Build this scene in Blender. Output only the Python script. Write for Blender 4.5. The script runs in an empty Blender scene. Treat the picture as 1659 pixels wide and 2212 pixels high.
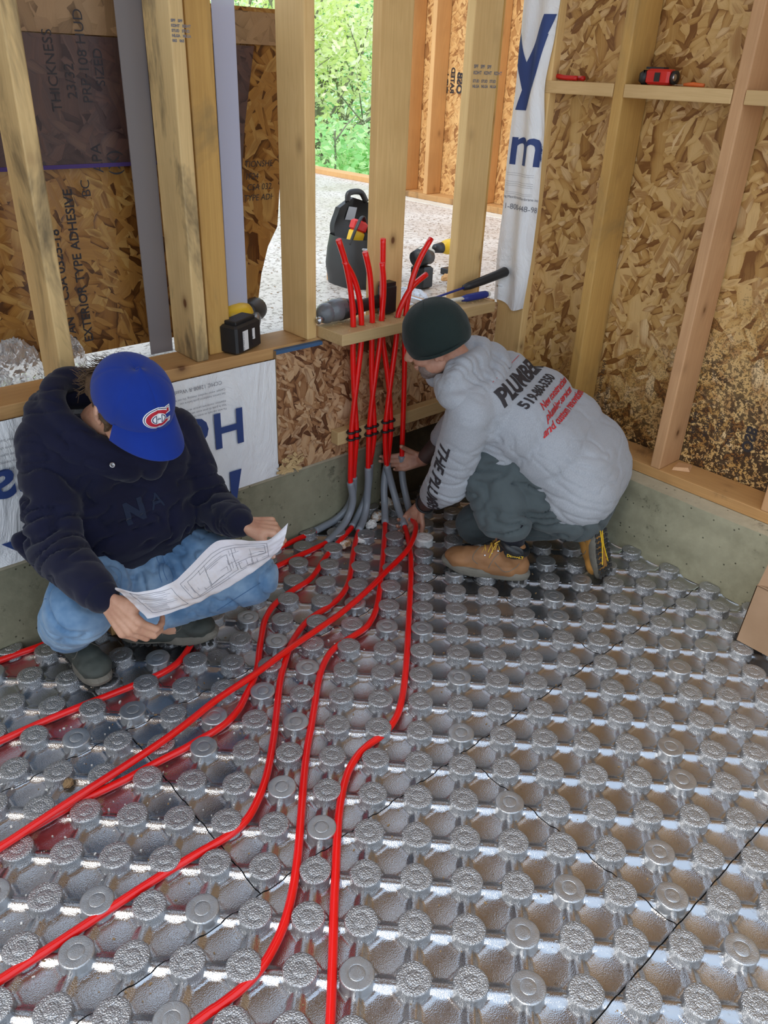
import bpy, bmesh, math, random
from mathutils import Vector, Matrix, noise as mnoise
from mathutils.bvhtree import BVHTree
random.seed(7)
sc = bpy.context.scene
C = sc.collection
PI = math.pi

# ------------------------------------------------------------------ camera
cd = bpy.data.cameras.new('camera'); cam = bpy.data.objects.new('camera', cd); C.objects.link(cam)
cd.sensor_fit = 'HORIZONTAL'; cd.sensor_width = 36.0; cd.lens = 1713.6/1659*36.0
cd.clip_start = 0.05; cd.clip_end = 300
RX = Vector((0.7453286, -0.6657096, 0.0362755)); RY = Vector((-0.3024095, -0.3860667, -0.8714935)); RZ = Vector((0.5941664, 0.6385790, -0.4890635))
cam.matrix_world = Matrix(((RX[0], -RY[0], -RZ[0], -2.37152), (RX[1], -RY[1], -RZ[1], -2.03420), (RX[2], -RY[2], -RZ[2], 1.52240), (0, 0, 0, 1)))
sc.camera = cam

# ------------------------------------------------------------------ sky and light
w = bpy.data.worlds.new('overcast_sky'); sc.world = w; w.use_nodes = True
nt = w.node_tree; nt.nodes.clear()
wo = nt.nodes.new('ShaderNodeOutputWorld'); bg = nt.nodes.new('ShaderNodeBackground')
tc = nt.nodes.new('ShaderNodeTexCoord'); sp = nt.nodes.new('ShaderNodeSeparateXYZ'); rp = nt.nodes.new('ShaderNodeValToRGB')
nt.links.new(tc.outputs['Generated'], sp.inputs[0]); nt.links.new(sp.outputs['Z'], rp.inputs[0])
rp.color_ramp.elements[0].position = 0.0; rp.color_ramp.elements[0].color = (0.80, 0.86, 0.92, 1)
rp.color_ramp.elements[1].position = 0.9; rp.color_ramp.elements[1].color = (0.62, 0.78, 1.0, 1)
nt.links.new(rp.outputs[0], bg.inputs[0]); bg.inputs[1].default_value = 1.15
nt.links.new(bg.outputs[0], wo.inputs[0])
sd = bpy.data.lights.new('sun', 'SUN'); sun = bpy.data.objects.new('sun', sd); C.objects.link(sun)
sd.energy = 1.6; sd.angle = math.radians(25); sd.color = (1.0, 0.95, 0.87)
sun.rotation_euler = Vector((.62, .10, -.78)).to_track_quat('-Z', 'Y').to_euler()

sc.view_settings.view_transform = 'Standard'; sc.view_settings.look = 'None'
sc.view_settings.gamma = 1.0; sc.view_settings.use_curve_mapping = False
sc.view_settings.exposure = 0.45

# ------------------------------------------------------------------ helpers
def V(*a): return Vector(a)
class MB:
    def __init__(s): s.v = []; s.f = []; s.m = []
    def add(s, vs, fs, mi=0):
        b = len(s.v); s.v += [tuple(v) for v in vs]; s.f += [tuple(b+i for i in f) for f in fs]; s.m += [mi]*len(fs); return s
    def box(s, c, d, rot=None, mi=0):
        hx, hy, hz = d[0]/2, d[1]/2, d[2]/2
        vs = [Vector((x*hx, y*hy, z*hz)) for z in (-1, 1) for y in (-1, 1) for x in (-1, 1)]
        if rot is not None: vs = [rot @ v for v in vs]
        c = Vector(c)
        return s.add([v+c for v in vs], [(0,2,3,1),(4,5,7,6),(0,1,5,4),(2,6,7,3),(0,4,6,2),(1,3,7,5)], mi)
    def bb(s, x0, x1, y0, y1, z0, z1, mi=0):
        return s.box(((x0+x1)/2, (y0+y1)/2, (z0+z1)/2), (abs(x1-x0), abs(y1-y0), abs(z1-z0)), None, mi)
    def tube(s, pts, r, seg=12, cap=True, mi=0, sy=1.0):
        pts = [Vector(p) for p in pts]; n = len(pts)
        rs = r if isinstance(r, (list, tuple)) else [r]*n
        t0 = (pts[1]-pts[0]).normalized()
        ref = Vector((0, 0, 1)) if abs(t0.z) < 0.9 else Vector((1, 0, 0))
        nrm = t0.cross(ref).normalized(); rings = []; vs = []
        for i, p in enumerate(pts):
            t = (pts[min(i+1, n-1)]-pts[max(i-1, 0)]).normalized()
            nrm = (nrm - t*nrm.dot(t)).normalized(); bn = t.cross(nrm)
            for k in range(seg):
                a = 2*PI*k/seg; vs.append(p + nrm*(rs[i]*math.cos(a)) + bn*(rs[i]*sy*math.sin(a)))
        fs = [(i*seg+k, i*seg+(k+1) % seg, (i+1)*seg+(k+1) % seg, (i+1)*seg+k) for i in range(n-1) for k in range(seg)]
        if cap: fs += [tuple(reversed(range(seg))), tuple((n-1)*seg+k for k in range(seg))]
        return s.add(vs, fs, mi)
    def lathe(s, prof, c=(0,0,0), rot=None, seg=24, mi=0):
        vs = []; c = Vector(c)
        for r, z in prof:
            for k in range(seg):
                a = 2*PI*k/seg; v = Vector((r*math.cos(a), r*math.sin(a), z))
                if rot is not None: v = rot @ v
                vs.append(v+c)
        n = len(prof)
        fs = [(i*seg+k, i*seg+(k+1) % seg, (i+1)*seg+(k+1) % seg, (i+1)*seg+k) for i in range(n-1) for k in range(seg)]
        if prof[0][0] > 1e-6: fs.append(tuple(reversed(range(seg))))
        if prof[-1][0] > 1e-6: fs.append(tuple((n-1)*seg+k for k in range(seg)))
        return s.add(vs, fs, mi)
    def grid(s, fn, nu, nv, mi=0):
        vs = [fn(i/nu, j/nv) for j in range(nv+1) for i in range(nu+1)]
        return s.add(vs, [(j*(nu+1)+i, j*(nu+1)+i+1, (j+1)*(nu+1)+i+1, (j+1)*(nu+1)+i) for j in range(nv) for i in range(nu)], mi)
    def cone(s, p1, r1, p2, r2, seg=16):
        # closed round cone (tapered capsule)
        p1 = Vector(p1); p2 = Vector(p2); d = p2-p1; L = d.length
        if L < 1e-6: d = Vector((0, 0, 1)); L = 1e-6
        q = d.normalized().to_track_quat('Z', 'Y').to_matrix()
        prof = []
        for i in range(6): a = -PI/2+PI/2*i/5.; prof.append((r1*math.cos(a) if i else 0.0, r1*math.sin(a)))
        for i in range(6): a = PI/2*i/5.; prof.append((r2*math.cos(a) if i < 5 else 0.0, L+r2*math.sin(a)))
        prof[0] = (1e-5, prof[0][1]); prof[-1] = (1e-5, prof[-1][1])
        return s.lathe(prof, p1, q, seg)
    def ell(s, c, r, rot=None, seg=20, rings=12):
        prof = [(max(math.sin(PI*i/rings), 1e-4), -math.cos(PI*i/rings)) for i in range(rings+1)]
        M = Matrix.Diagonal(Vector(r)); 
        if rot is not None: M = rot @ M
        return s.lathe(prof, c, M, seg)
    def mesh(s, name, mats, smooth=False):
        me = bpy.data.meshes.new(name); me.from_pydata(s.v, [], s.f)
        for m in (mats if isinstance(mats, (list, tuple)) else [mats]): me.materials.append(m)
        if len(set(s.m)) > 1: me.polygons.foreach_set('material_index', s.m)
        if smooth: me.shade_smooth()
        me.update(); return me
    def build(s, name, mats, parent=None, smooth=False, bevel=0, **kw):
        me = s.mesh(name, mats, smooth)
        if bevel:
            b = bmesh.new(); b.from_mesh(me); bmesh.ops.bevel(b, geom=b.edges[:], offset=bevel, segments=2, affect='EDGES', profile=.6, clamp_overlap=True); b.to_mesh(me); b.free()
        o = link(name, me, parent, **kw)
        if parent is not None and Vector(parent.location).length > 1e-9: o.matrix_parent_inverse = Matrix.Translation(-Vector(parent.location))
        return o
def link(name, me, parent=None, loc=None, **kw):
    o = bpy.data.objects.new(name, me); C.objects.link(o)
    if parent is not None: o.parent = parent
    if loc is not None: o.location = loc
    for k, v in kw.items(): o[k] = v
    return o
def tag(o, label, cat, group=None):
    o['label'] = label; o['category'] = cat
    if group: o['group'] = group
    return o
def thing(name, label, cat, group=None, loc=(0, 0, 0)):
    o = bpy.data.objects.new(name, None); C.objects.link(o); o.location = loc; o.empty_display_size = .05
    bpy.context.view_layer.update() if False else None
    return tag(o, label, cat, group)
def struct(o): o['kind'] = 'structure'; return o
def reparent(o, p):   # keep world position when the parent sits at an offset
    o.parent = p; o.matrix_parent_inverse = Matrix.Translation(-Vector(p.location)); return o
def catmull(P, n=6):
    P = [Vector(p) for p in P]; out = []
    Q = [P[0]*2-P[1]]+P+[P[-1]*2-P[-2]]
    for i in range(1, len(Q)-2):
        a, b, c_, d = Q[i-1], Q[i], Q[i+1], Q[i+2]
        for k in range(n):
            t = k/n; out.append(.5*((2*b)+(c_-a)*t+(2*a-5*b+4*c_-d)*t*t+(3*b-a-3*c_+d)*t**3))
    out.append(P[-1]); return out
def smoothline(P, it=2):
    P = [Vector(p) for p in P]
    for _ in range(it): P = [P[0]]+[(P[i-1]+P[i]*2+P[i+1])/4 for i in range(1, len(P)-1)]+[P[-1]]
    return P
def sstep(a, b, x):
    t = min(1, max(0, (x-a)/(b-a))); return t*t*(3-2*t)

# ------------------------------------------------------------------ materials
def mat(name): 
    m = bpy.data.materials.new(name); m.use_nodes = True
    return m, m.node_tree, m.node_tree.nodes['Principled BSDF']
def N(nt, t, **kw):
    n = nt.nodes.new(t)
    for k, v in kw.items():
        if k in ('inputs',):
            for i, x in v.items(): n.inputs[i].default_value = x
        else: setattr(n, k, v)
    return n
def L(nt, a, b): nt.links.new(a, b)
def rampn(nt, fac, stops):
    r = nt.nodes.new('ShaderNodeValToRGB'); e = r.color_ramp.elements
    while len(e) > 1: e.remove(e[-1])
    e[0].position, e[0].color = stops[0][0], (*stops[0][1], 1)
    for p, c_ in stops[1:]:
        x = e.new(p); x.color = (*c_, 1)
    L(nt, fac, r.inputs[0]); return r.outputs[0]
def mixc(nt, fac, a, b, mode='MIX'):
    m = nt.nodes.new('ShaderNodeMix'); m.data_type = 'RGBA'; m.blend_type = mode
    for s_, i in ((fac, 0), (a, 6), (b, 7)):
        if isinstance(s_, (int, float)): m.inputs[i].default_value = s_
        elif isinstance(s_, tuple): m.inputs[i].default_value = (*s_, 1)
        else: L(nt, s_, m.inputs[i])
    return m.outputs[2]
def mth(nt, op, a, b=0.0, c_=None):
    m = nt.nodes.new('ShaderNodeMath'); m.operation = op
    for i, s_ in enumerate((a, b) if c_ is None else (a, b, c_)):
        if isinstance(s_, (int, float)): m.inputs[i].default_value = s_
        else: L(nt, s_, m.inputs[i])
    return m.outputs[0]
def coord(nt, scale=(1, 1, 1), rot=(0, 0, 0), loc=(0, 0, 0), out='Object', src=None):
    mp = nt.nodes.new('ShaderNodeMapping'); mp.inputs['Scale'].default_value = scale; mp.inputs['Rotation'].default_value = rot; mp.inputs['Location'].default_value = loc
    if src is None:
        t = nt.nodes.new('ShaderNodeTexCoord'); src = t.outputs[out]
    L(nt, src, mp.inputs[0]); return mp.outputs[0]
def noise(nt, vec, scale, detail=3, rough=.5, dist=0):
    n = nt.nodes.new('ShaderNodeTexNoise'); n.inputs['Scale'].default_value = scale; n.inputs['Detail'].default_value = detail
    n.inputs['Roughness'].default_value = rough; n.inputs['Distortion'].default_value = dist
    if vec is not None: L(nt, vec, n.inputs['Vector'])
    return n
def voro(nt, vec, scale, feature='F1', rnd=1.0):
    n = nt.nodes.new('ShaderNodeTexVoronoi'); n.feature = feature; n.inputs['Scale'].default_value = scale; n.inputs['Randomness'].default_value = rnd
    L(nt, vec, n.inputs['Vector']); return n
def bump(nt, b, h, strength=.5, dist=.01):
    n = nt.nodes.new('ShaderNodeBump'); n.inputs['Strength'].default_value = strength; n.inputs['Distance'].default_value = dist
    L(nt, h, n.inputs['Height']); L(nt, n.outputs[0], b.inputs['Normal']); return n
def plain(name, col, rough=.6, metal=0, bumpscale=0, bs=.3, var=.12, spec=None, bd=.002):
    m, nt_, b = mat(name); c_ = coord(nt_)
    n = noise(nt_, c_, 9, 4)
    dark = tuple(x*(1-var) for x in col); lite = tuple(min(1, x*(1+var)) for x in col)
    L(nt_, rampn(nt_, n.outputs[0], [(.3, dark), (.7, lite)]), b.inputs['Base Color'])
    b.inputs['Roughness'].default_value = rough; b.inputs['Metallic'].default_value = metal
    if spec is not None: b.inputs['Specular IOR Level'].default_value = spec
    if bumpscale: bump(nt_, b, noise(nt_, c_, bumpscale, 4).outputs[0], bs, bd)
    return m
def wood(name, base, dark, axis='z', knots=True, stain=None, rough=.62, seed=0.0):
    m, nt_, b = mat(name)
    oi = nt_.nodes.new('ShaderNodeObjectInfo'); t = nt_.nodes.new('ShaderNodeTexCoord')
    add = nt_.nodes.new('ShaderNodeVectorMath'); add.operation = 'ADD'
    rv = nt_.nodes.new('ShaderNodeCombineXYZ')
    r = mth(nt_, 'MULTIPLY', oi.outputs['Random'], 37.0)
    for i in range(3): L(nt_, r, rv.inputs[i])
    L(nt_, t.outputs['Object'], add.inputs[0]); L(nt_, rv.outputs[0], add.inputs[1]); v = add.outputs[0]
    sc_ = {'z': (26, 26, 1.3), 'y': (26, 1.3, 26), 'x': (1.3, 26, 26)}[axis]
    sf = {'z': (150, 150, 4), 'y': (150, 4, 150), 'x': (4, 150, 150)}[axis]
    sk = {'z': (8, 8, 5.5), 'y': (8, 5.5, 8), 'x': (5.5, 8, 8)}[axis]
    g = noise(nt_, coord(nt_, sc_, src=v), 1, 3, .5, 1.6).outputs[0]
    rings = mth(nt_, 'FRACT', mth(nt_, 'MULTIPLY', g, 6.0))
    ringv = mth(nt_, 'ABSOLUTE', mth(nt_, 'SUBTRACT', rings, .5))
    fine = noise(nt_, coord(nt_, sf, src=v), 1, 2, .6).outputs[0]
    col = mixc(nt_, mth(nt_, 'MULTIPLY', ringv, .55), base, dark)
    col = mixc(nt_, mth(nt_, 'MULTIPLY', fine, .35), col, dark)
    big = noise(nt_, coord(nt_, (2.2, 2.2, 2.2), src=v), 1, 3, .6).outputs[0]
    col = mixc(nt_, rampn(nt_, big, [(.45, (0, 0, 0)), (.8, (.45, .45, .45))]), col, tuple(x*.72 for x in dark))
    if knots:
        kv = voro(nt_, coord(nt_, sk, src=v), 1.0)
        kf = rampn(nt_, kv.outputs['Distance'], [(.055, (1, 1, 1)), (.085, (.45, .45, .45)), (.16, (.12, .12, .12)), (.24, (0, 0, 0))])
        kc = mixc(nt_, 1.0, (.09, .035, .012), (.25, .1, .03), 'MIX')
        col = mixc(nt_, kf, col, (.16, .065, .02))
    if stain:
        s_ = noise(nt_, coord(nt_, (5, 5, 2.2), src=v), 1, 5, .65, .6).outputs[0]
        col = mixc(nt_, rampn(nt_, s_, [(.52, (0, 0, 0)), (.66, (stain[1],)*3)]), col, stain[0])
    L(nt_, col, b.inputs['Base Color']); b.inputs['Roughness'].default_value = rough
    bump(nt_, b, mth(nt_, 'ADD', mth(nt_, 'MULTIPLY', fine, .6), mth(nt_, 'MULTIPLY', ringv, .3)), .25, .0015)
    return m
def osb(name, cols, plane='xz', scale=1.0, mold=None, gloss=.5, tint=None):
    # flakes: elongated voronoi cells in three rotated layers, mixed by cell masks
    m, nt_, b = mat(name); t = nt_.nodes.new('ShaderNodeTexCoord')
    sw = nt_.nodes.new('ShaderNodeSeparateXYZ'); L(nt_, t.outputs['Object'], sw.inputs[0])
    cb = nt_.nodes.new('ShaderNodeCombineXYZ')
    a, c_ = ('X', 'Z') if plane == 'xz' else (('Y', 'Z') if plane == 'yz' else ('X', 'Y'))
    L(nt_, sw.outputs[a], cb.inputs[0]); L(nt_, sw.outputs[c_], cb.inputs[1]); v0 = cb.outputs[0]
    wob = noise(nt_, coord(nt_, (30, 30, 30), src=v0), 1, 2); wm = nt_.nodes.new('ShaderNodeVectorMath'); wm.operation = 'MULTIPLY_ADD'
    L(nt_, wob.outputs['Color'], wm.inputs[0]); wm.inputs[1].default_value = (.011,)*3; L(nt_, v0, wm.inputs[2]); v = wm.outputs[0]
    layers = []; hs = []
    for i, (ang, sx, sy) in enumerate([(.15, 9, 40), (-.75, 17, 44), (1.25, 11, 70), (2.35, 21, 50), (-1.45, 13, 30), (.55, 26, 80)]):
        r_ = nt_.nodes.new('ShaderNodeVectorRotate'); r_.rotation_type = 'Z_AXIS'; r_.inputs['Angle'].default_value = ang; L(nt_, v, r_.inputs['Vector'])
        mp = coord(nt_, (sx*scale, sy*scale, 1), loc=(i*7.3, i*3.1, 0), src=r_.outputs[0])
        vo = voro(nt_, mp, 1.0); vo.voronoi_dimensions = '2D'
        sep = nt_.nodes.new('ShaderNodeSeparateColor'); L(nt_, vo.outputs['Color'], sep.inputs[0])
        grain = noise(nt_, coord(nt_, (6, 260, 1), src=r_.outputs[0]), 1, 2).outputs[0]
        val = mth(nt_, 'ADD', mth(nt_, 'MULTIPLY', sep.outputs[0], .82), mth(nt_, 'MULTIPLY', grain, .2))
        dd = vo.outputs['Distance']
        val = mth(nt_, 'SUBTRACT', val, mth(nt_, 'MULTIPLY', mth(nt_, 'POWER', dd, 3.0), .55))
        layers.append((val, sep.outputs[1]))
    cur, h = layers[0]
    for i in range(1, 6):
        mask = mth(nt_, 'GREATER_THAN', layers[i][1], (0, .45, .62, .72, .78, .76)[i])
        mx = nt_.nodes.new('ShaderNodeMix'); L(nt_, mask, mx.inputs[0]); L(nt_, cur, mx.inputs[2]); L(nt_, layers[i][0], mx.inputs[3]); cur = mx.outputs[0]
    n = len(cols); col = rampn(nt_, cur, [(.08+.84*i/(n-1), cols[i]) for i in range(n)])
    if mold:
        dens, zc = mold
        sp_ = voro(nt_, coord(nt_, (1, 1, 1), src=v), 150); spk = rampn(nt_, sp_.outputs['Distance'], [(.30, (1, 1, 1)), (.42, (0, 0, 0))])
        blot = noise(nt_, coord(nt_, (5, 5, 5), src=v0), 1, 5, .65).outputs[0]
        zf = mth(nt_, 'MULTIPLY_ADD', sw.outputs['Z'], -1.0, zc)
        yf = mth(nt_, 'MULTIPLY_ADD', sw.outputs['Y'], -0.75, 0.0)
        am = mth(nt_, 'ADD', mth(nt_, 'ADD', mth(nt_, 'MULTIPLY', zf, 1.1), yf), mth(nt_, 'MULTIPLY_ADD', blot, 1.4, -1.0))
        amr = rampn(nt_, am, [(.2, (0, 0, 0)), (.95, (1, 1, 1))])
        fine = noise(nt_, coord(nt_, (90, 90, 90), src=v), 1, 3, .6).outputs[0]
        thr = mth(nt_, 'GREATER_THAN', mth(nt_, 'ADD', mth(nt_, 'MULTIPLY', fine, 1.0), mth(nt_, 'MULTIPLY', amr, .22)), .70)
        f = mth(nt_, 'MULTIPLY', mth(nt_, 'MAXIMUM', mth(nt_, 'MULTIPLY', spk, mth(nt_, 'GREATER_THAN', amr, .35)), thr), mth(nt_, 'MULTIPLY', amr, dens))
        col = mixc(nt_, f, col, (.035, .016, .006))
    if tint: col = mixc(nt_, tint[1], col, tint[0], 'MULTIPLY')
    L(nt_, col, b.inputs['Base Color']); b.inputs['Roughness'].default_value = gloss
    bump(nt_, b, cur, .45, .003)
    return m

WOOD = (.66, .44, .20); WOODD = (.42, .23, .075)
M = {}
M['stud'] = wood('spruce_stud', (.86, .59, .26), (.58, .34, .11))
M['stud_grey'] = wood('weathered_spruce', (.76, .54, .25), (.48, .31, .12), stain=((.05, .04, .025), .75))
M['stud_pink'] = wood('reddish_fir', (.68, .40, .20), (.44, .21, .085))
M['stud_gold'] = wood('golden_pine', (.66, .40, .12), (.38, .19, .04), stain=((.2, .15, .07), .5))
M['plate_x'] = wood('spruce_plate', (.62, .36, .14), (.38, .18, .055), 'x')
M['plate_y'] = wood('spruce_plate_cross', (.60, .34, .13), (.34, .16, .05), 'y', stain=((.06, .035, .012), .6))
M['ledger'] = wood('pale_ledger_wood', (.66, .47, .23), (.45, .28, .11), 'x')
M['block_y'] = wood('pale_blocking_wood', (.72, .50, .24), (.50, .30, .11), 'y', knots=False)
M['stud_far'] = wood('warm_orange_wood', (.72, .42, .17), (.50, .24, .08))  # orange-brown wood tone of the far studs and sill
M['osb_low'] = osb('osb_lower_patch', [(.10, .035, .012), (.26, .11, .04), (.44, .24, .11), (.58, .37, .20), (.30, .15, .07), (.66, .46, .27)], 'xz', 1.15)
M['osb_right'] = osb('osb_right_wall', [(.22, .09, .02), (.46, .25, .07), (.62, .39, .14), (.72, .49, .21), (.42, .22, .07), (.84, .62, .33)], 'yz', .78, mold=(.95, .95))
M['osb_back'] = osb('osb_back_sheet', [(.08, .028, .006), (.24, .10, .02), (.38, .19, .045), (.30, .14, .035), (.46, .27, .08), (.2, .08, .02)], 'xz', .8, gloss=.3)
M['osb_purple'] = osb('osb_purple_stained', [(.035, .016, .016), (.07, .035, .03), (.105, .052, .04), (.065, .035, .032), (.13, .07, .05)], 'xz', .7, gloss=.45)
M['osb_brown'] = osb('osb_brown_top', [(.16, .09, .04), (.27, .16, .075), (.36, .22, .11), (.3, .18, .09)], 'xz', .6)
M['osb_far'] = osb('osb_far_wall', [(.3, .13, .04), (.6, .33, .12), (.75, .48, .2), (.5, .27, .1)], 'yz', 1.0)
M['osb_edge'] = plain('osb_cut_edge', (.30, .19, .09), .85, bumpscale=120, bs=.8)
def concrete(name, a, d, rough=.85, stainc=(.03, .03, .018), sa=.6):
    m, nt_, b = mat(name); c_ = coord(nt_)
    n1 = noise(nt_, c_, 3.0, 6, .62).outputs[0]; n2 = noise(nt_, c_, 26, 4, .6).outputs[0]
    col = rampn(nt_, n1, [(.3, d), (.68, a)])
    col = mixc(nt_, rampn(nt_, n2, [(.4, (0, 0, 0)), (.75, (.5, .5, .5))]), col, tuple(x*1.25 for x in a))
    col = mixc(nt_, rampn(nt_, noise(nt_, c_, 7.5, 7, .75).outputs[0], [(.60, (0, 0, 0)), (.67, (sa,)*3), (.72, (0, 0, 0))]), col, stainc)
    v = voro(nt_, c_, 34); f = rampn(nt_, v.outputs['Distance'], [(.07, (1, 1, 1)), (.13, (0, 0, 0))])
    col = mixc(nt_, f, col, tuple(x*.45 for x in d))
    L(nt_, col, b.inputs['Base Color']); b.inputs['Roughness'].default_value = rough
    h = mth(nt_, 'SUBTRACT', mth(nt_, 'ADD', mth(nt_, 'MULTIPLY', n2, .5), n1), mth(nt_, 'MULTIPLY', f, .5))
    bump(nt_, b, h, .5, .006); return m
M['conc'] = concrete('curb_concrete', (.27, .255, .17), (.165, .155, .095))
M['conc_dark'] = concrete('dark_brown_concrete', (.10, .07, .035), (.045, .03, .015))  # darker brown tone for the set-back curb segment
M['conc_right'] = concrete('rough_curb_concrete', (.33, .31, .21), (.21, .195, .12))
M['conc_top'] = concrete('curb_top_mortar', (.42, .37, .26), (.30, .26, .17))
M['slab'] = concrete('sub_slab', (.12, .10, .08), (.05, .045, .04))
def foil(name, col, rough=.24, bs=.35, dirt=.25, cr=230, bd_=.0012, met=.93):
    m, nt_, b = mat(name); c_ = coord(nt_)
    n0 = noise(nt_, c_, 5, 4).outputs[0]; c2 = rampn(nt_, n0, [(.3, tuple(x*.86 for x in col)), (.7, col)])
    oi = nt_.nodes.new('ShaderNodeObjectInfo')
    dn = noise(nt_, coord(nt_, out='Object'), 60, 3, .6).outputs[0]
    c2 = mixc(nt_, rampn(nt_, dn, [(.64, (0, 0, 0)), (.74, (dirt,)*3)]), c2, (.10, .06, .035))
    L(nt_, c2, b.inputs['Base Color']); b.inputs['Metallic'].default_value = met
    f = noise(nt_, c_, cr, 3, .6); v = voro(nt_, c_, cr*.85)
    rr = mth(nt_, 'MULTIPLY_ADD', n0, .16, rough-.08); L(nt_, rr, b.inputs['Roughness'])
    bump(nt_, b, mth(nt_, 'ADD', f.outputs[0], mth(nt_, 'MULTIPLY', v.outputs['Distance'], -1.3)), bs, bd_)
    return m
M['foil'] = foil('silver_foil_facing', (.54, .54, .55), .20, .24, .35, 520, .0010, .96)
M['foil_knob'] = foil('silver_foil_knob', (.54, .545, .555), .31, .85, .05, 380, .0015, .86)
M['foil_smooth'] = foil('smooth_foil_knob', (.52, .53, .54), .34, .3, .05, 520, .0010, .82)
M['foam'] = plain('white_foam', (.80, .78, .74), .9, bumpscale=90, bs=.9, var=.08, bd=.004)
def foamburn():
    m, nt_, b = mat('torn_foam_soiled'); c_ = coord(nt_)
    n = noise(nt_, c_, 38, 4, .6).outputs[0]
    L(nt_, rampn(nt_, n, [(.42, (.86, .83, .78)), (.56, (.55, .33, .17)), (.68, (.17, .08, .03))]), b.inputs['Base Color'])
    b.inputs['Roughness'].default_value = .7; bump(nt_, b, noise(nt_, c_, 80, 4).outputs[0], .8, .004); return m
M['foam_torn'] = foamburn()
M['crack'] = plain('dark_joint', (.012, .012, .014), .9)
def redpex():
    m, nt_, b = mat('red_pex'); c_ = coord(nt_)
    L(nt_, rampn(nt_, noise(nt_, c_, 3, 2).outputs[0], [(.3, (.74, .003, .002)), (.7, (.92, .006, .004))]), b.inputs['Base Color'])
    b.inputs['Roughness'].default_value = .28; b.inputs['Subsurface Weight'].default_value = .08; b.inputs['Subsurface Radius'].default_value = (.01, .001, .001)
    b.inputs['Coat Weight'].default_value = .35; b.inputs['Coat Roughness'].default_value = .12; return m
M['pex'] = redpex()
M['pex_in'] = plain('red_pex_cut', (.95, .10, .09), .5)
M['conduit'] = plain('grey_pvc_conduit', (.24, .26, .29), .33, var=.06)
M['clip'] = plain('black_plastic_clip', (.012, .012, .013), .4)
M['blackp'] = plain('black_rubbery_plastic', (.018, .018, .019), .45, bumpscale=200, bs=.1)
M['greyp'] = plain('smoky_grey_plastic', (.13, .14, .15), .25)
M['yellow'] = plain('yellow_tool_plastic', (.80, .50, .02), .4)
M['steel'] = plain('brushed_steel', (.55, .56, .58), .3, metal=1.0)
M['white'] = plain('white_print', (.85, .85, .84), .6, var=.03)
M['blue_ink'] = plain('navy_wrap_ink', (.025, .055, .20), .6, var=.05)
M['ink'] = plain('dark_print_ink', (.03, .026, .03), .7)
M['greyink'] = plain('faded_grey_ink', (.20, .20, .23), .7)
M['redplastic'] = plain('red_plastic', (.62, .02, .015), .38)
M['orange'] = plain('orange_plastic', (.75, .16, .03), .5)
M['blue_handle'] = plain('blue_rubber_grip', (.015, .03, .22), .45)
M['cream'] = plain('cream_plastic', (.72, .70, .62), .4)
M['bluepaint'] = plain('blue_edge_paint', (.05, .12, .24), .7)
M['purplepaint'] = plain('purple_edge_paint', (.06, .03, .16), .7)
def wrapm():
    m, nt_, b = mat('white_house_wrap'); c_ = coord(nt_)
    L(nt_, rampn(nt_, noise(nt_, c_, 4, 4).outputs[0], [(.3, (.80, .81, .83)), (.7, (.92, .92, .91))]), b.inputs['Base Color'])
    b.inputs['Roughness'].default_value = .6
    h = mth(nt_, 'ADD', noise(nt_, coord(nt_, (9, 9, 4), rot=(0, .6, 0)), 1, 5, .6, 1.2).outputs[0], mth(nt_, 'MULTIPLY', noise(nt_, c_, 300, 2).outputs[0], .03))
    bump(nt_, b, h, .6, .03); return m
M['wrap'] = wrapm()
# ------------------------------------------------------------------ text helper (lettering becomes thin real geometry)
def text_mesh(txt, size, shear=0.0, weight=0.0, spacing=1.0, align='LEFT', sub=0.0):
    cu = bpy.data.curves.new('t', 'FONT'); cu.body = txt; cu.size = size; cu.shear = shear; cu.offset = weight; cu.space_character = spacing
    cu.align_x = align; cu.resolution_u = 3
    o = bpy.data.objects.new('t', cu); C.objects.link(o); dg = bpy.context.evaluated_depsgraph_get()
    me = bpy.data.meshes.new_from_object(o.evaluated_get(dg)); C.objects.unlink(o); bpy.data.objects.remove(o); bpy.data.curves.remove(cu)
    if sub:
        b = bmesh.new(); b.from_mesh(me); bmesh.ops.triangulate(b, faces=b.faces[:])
        for _ in range(5):
            es = [e for e in b.edges if e.calc_length() > sub]
            if not es: break
            bmesh.ops.subdivide_edges(b, edges=es, cuts=1); bmesh.ops.triangulate(b, faces=b.faces[:])
        b.to_mesh(me); b.free()
    vs = [v.co.copy() for v in me.vertices]; fs = [tuple(p.vertices) for p in me.polygons]; bpy.data.meshes.remove(me)
    return vs, fs
def lettering(name, items, m, parent, origin, ex, ey, clipf=None, th=0.0):
    # items: (text, size, x, y, kwargs) laid out on the plane origin + x*ex + y*ey; each line of print is its own object
    ex = Vector(ex); ey = Vector(ey); o = Vector(origin); out = None
    for t, s_, x, y, kw in items:
        vs, fs = text_mesh(t, s_, **kw)
        P = [o+ex*(v.x+x)+ey*(v.y+y) for v in vs]
        if clipf: fs = [f for f in fs if clipf(sum((P[i] for i in f), Vector())/len(f))]
        if not fs: continue
        used = sorted({i for f in fs for i in f}); ix = {i: k for k, i in enumerate(used)}
        out = MB().add([P[i] for i in used], [tuple(ix[i] for i in f) for f in fs]).build(name, m, parent)
    return out

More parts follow.
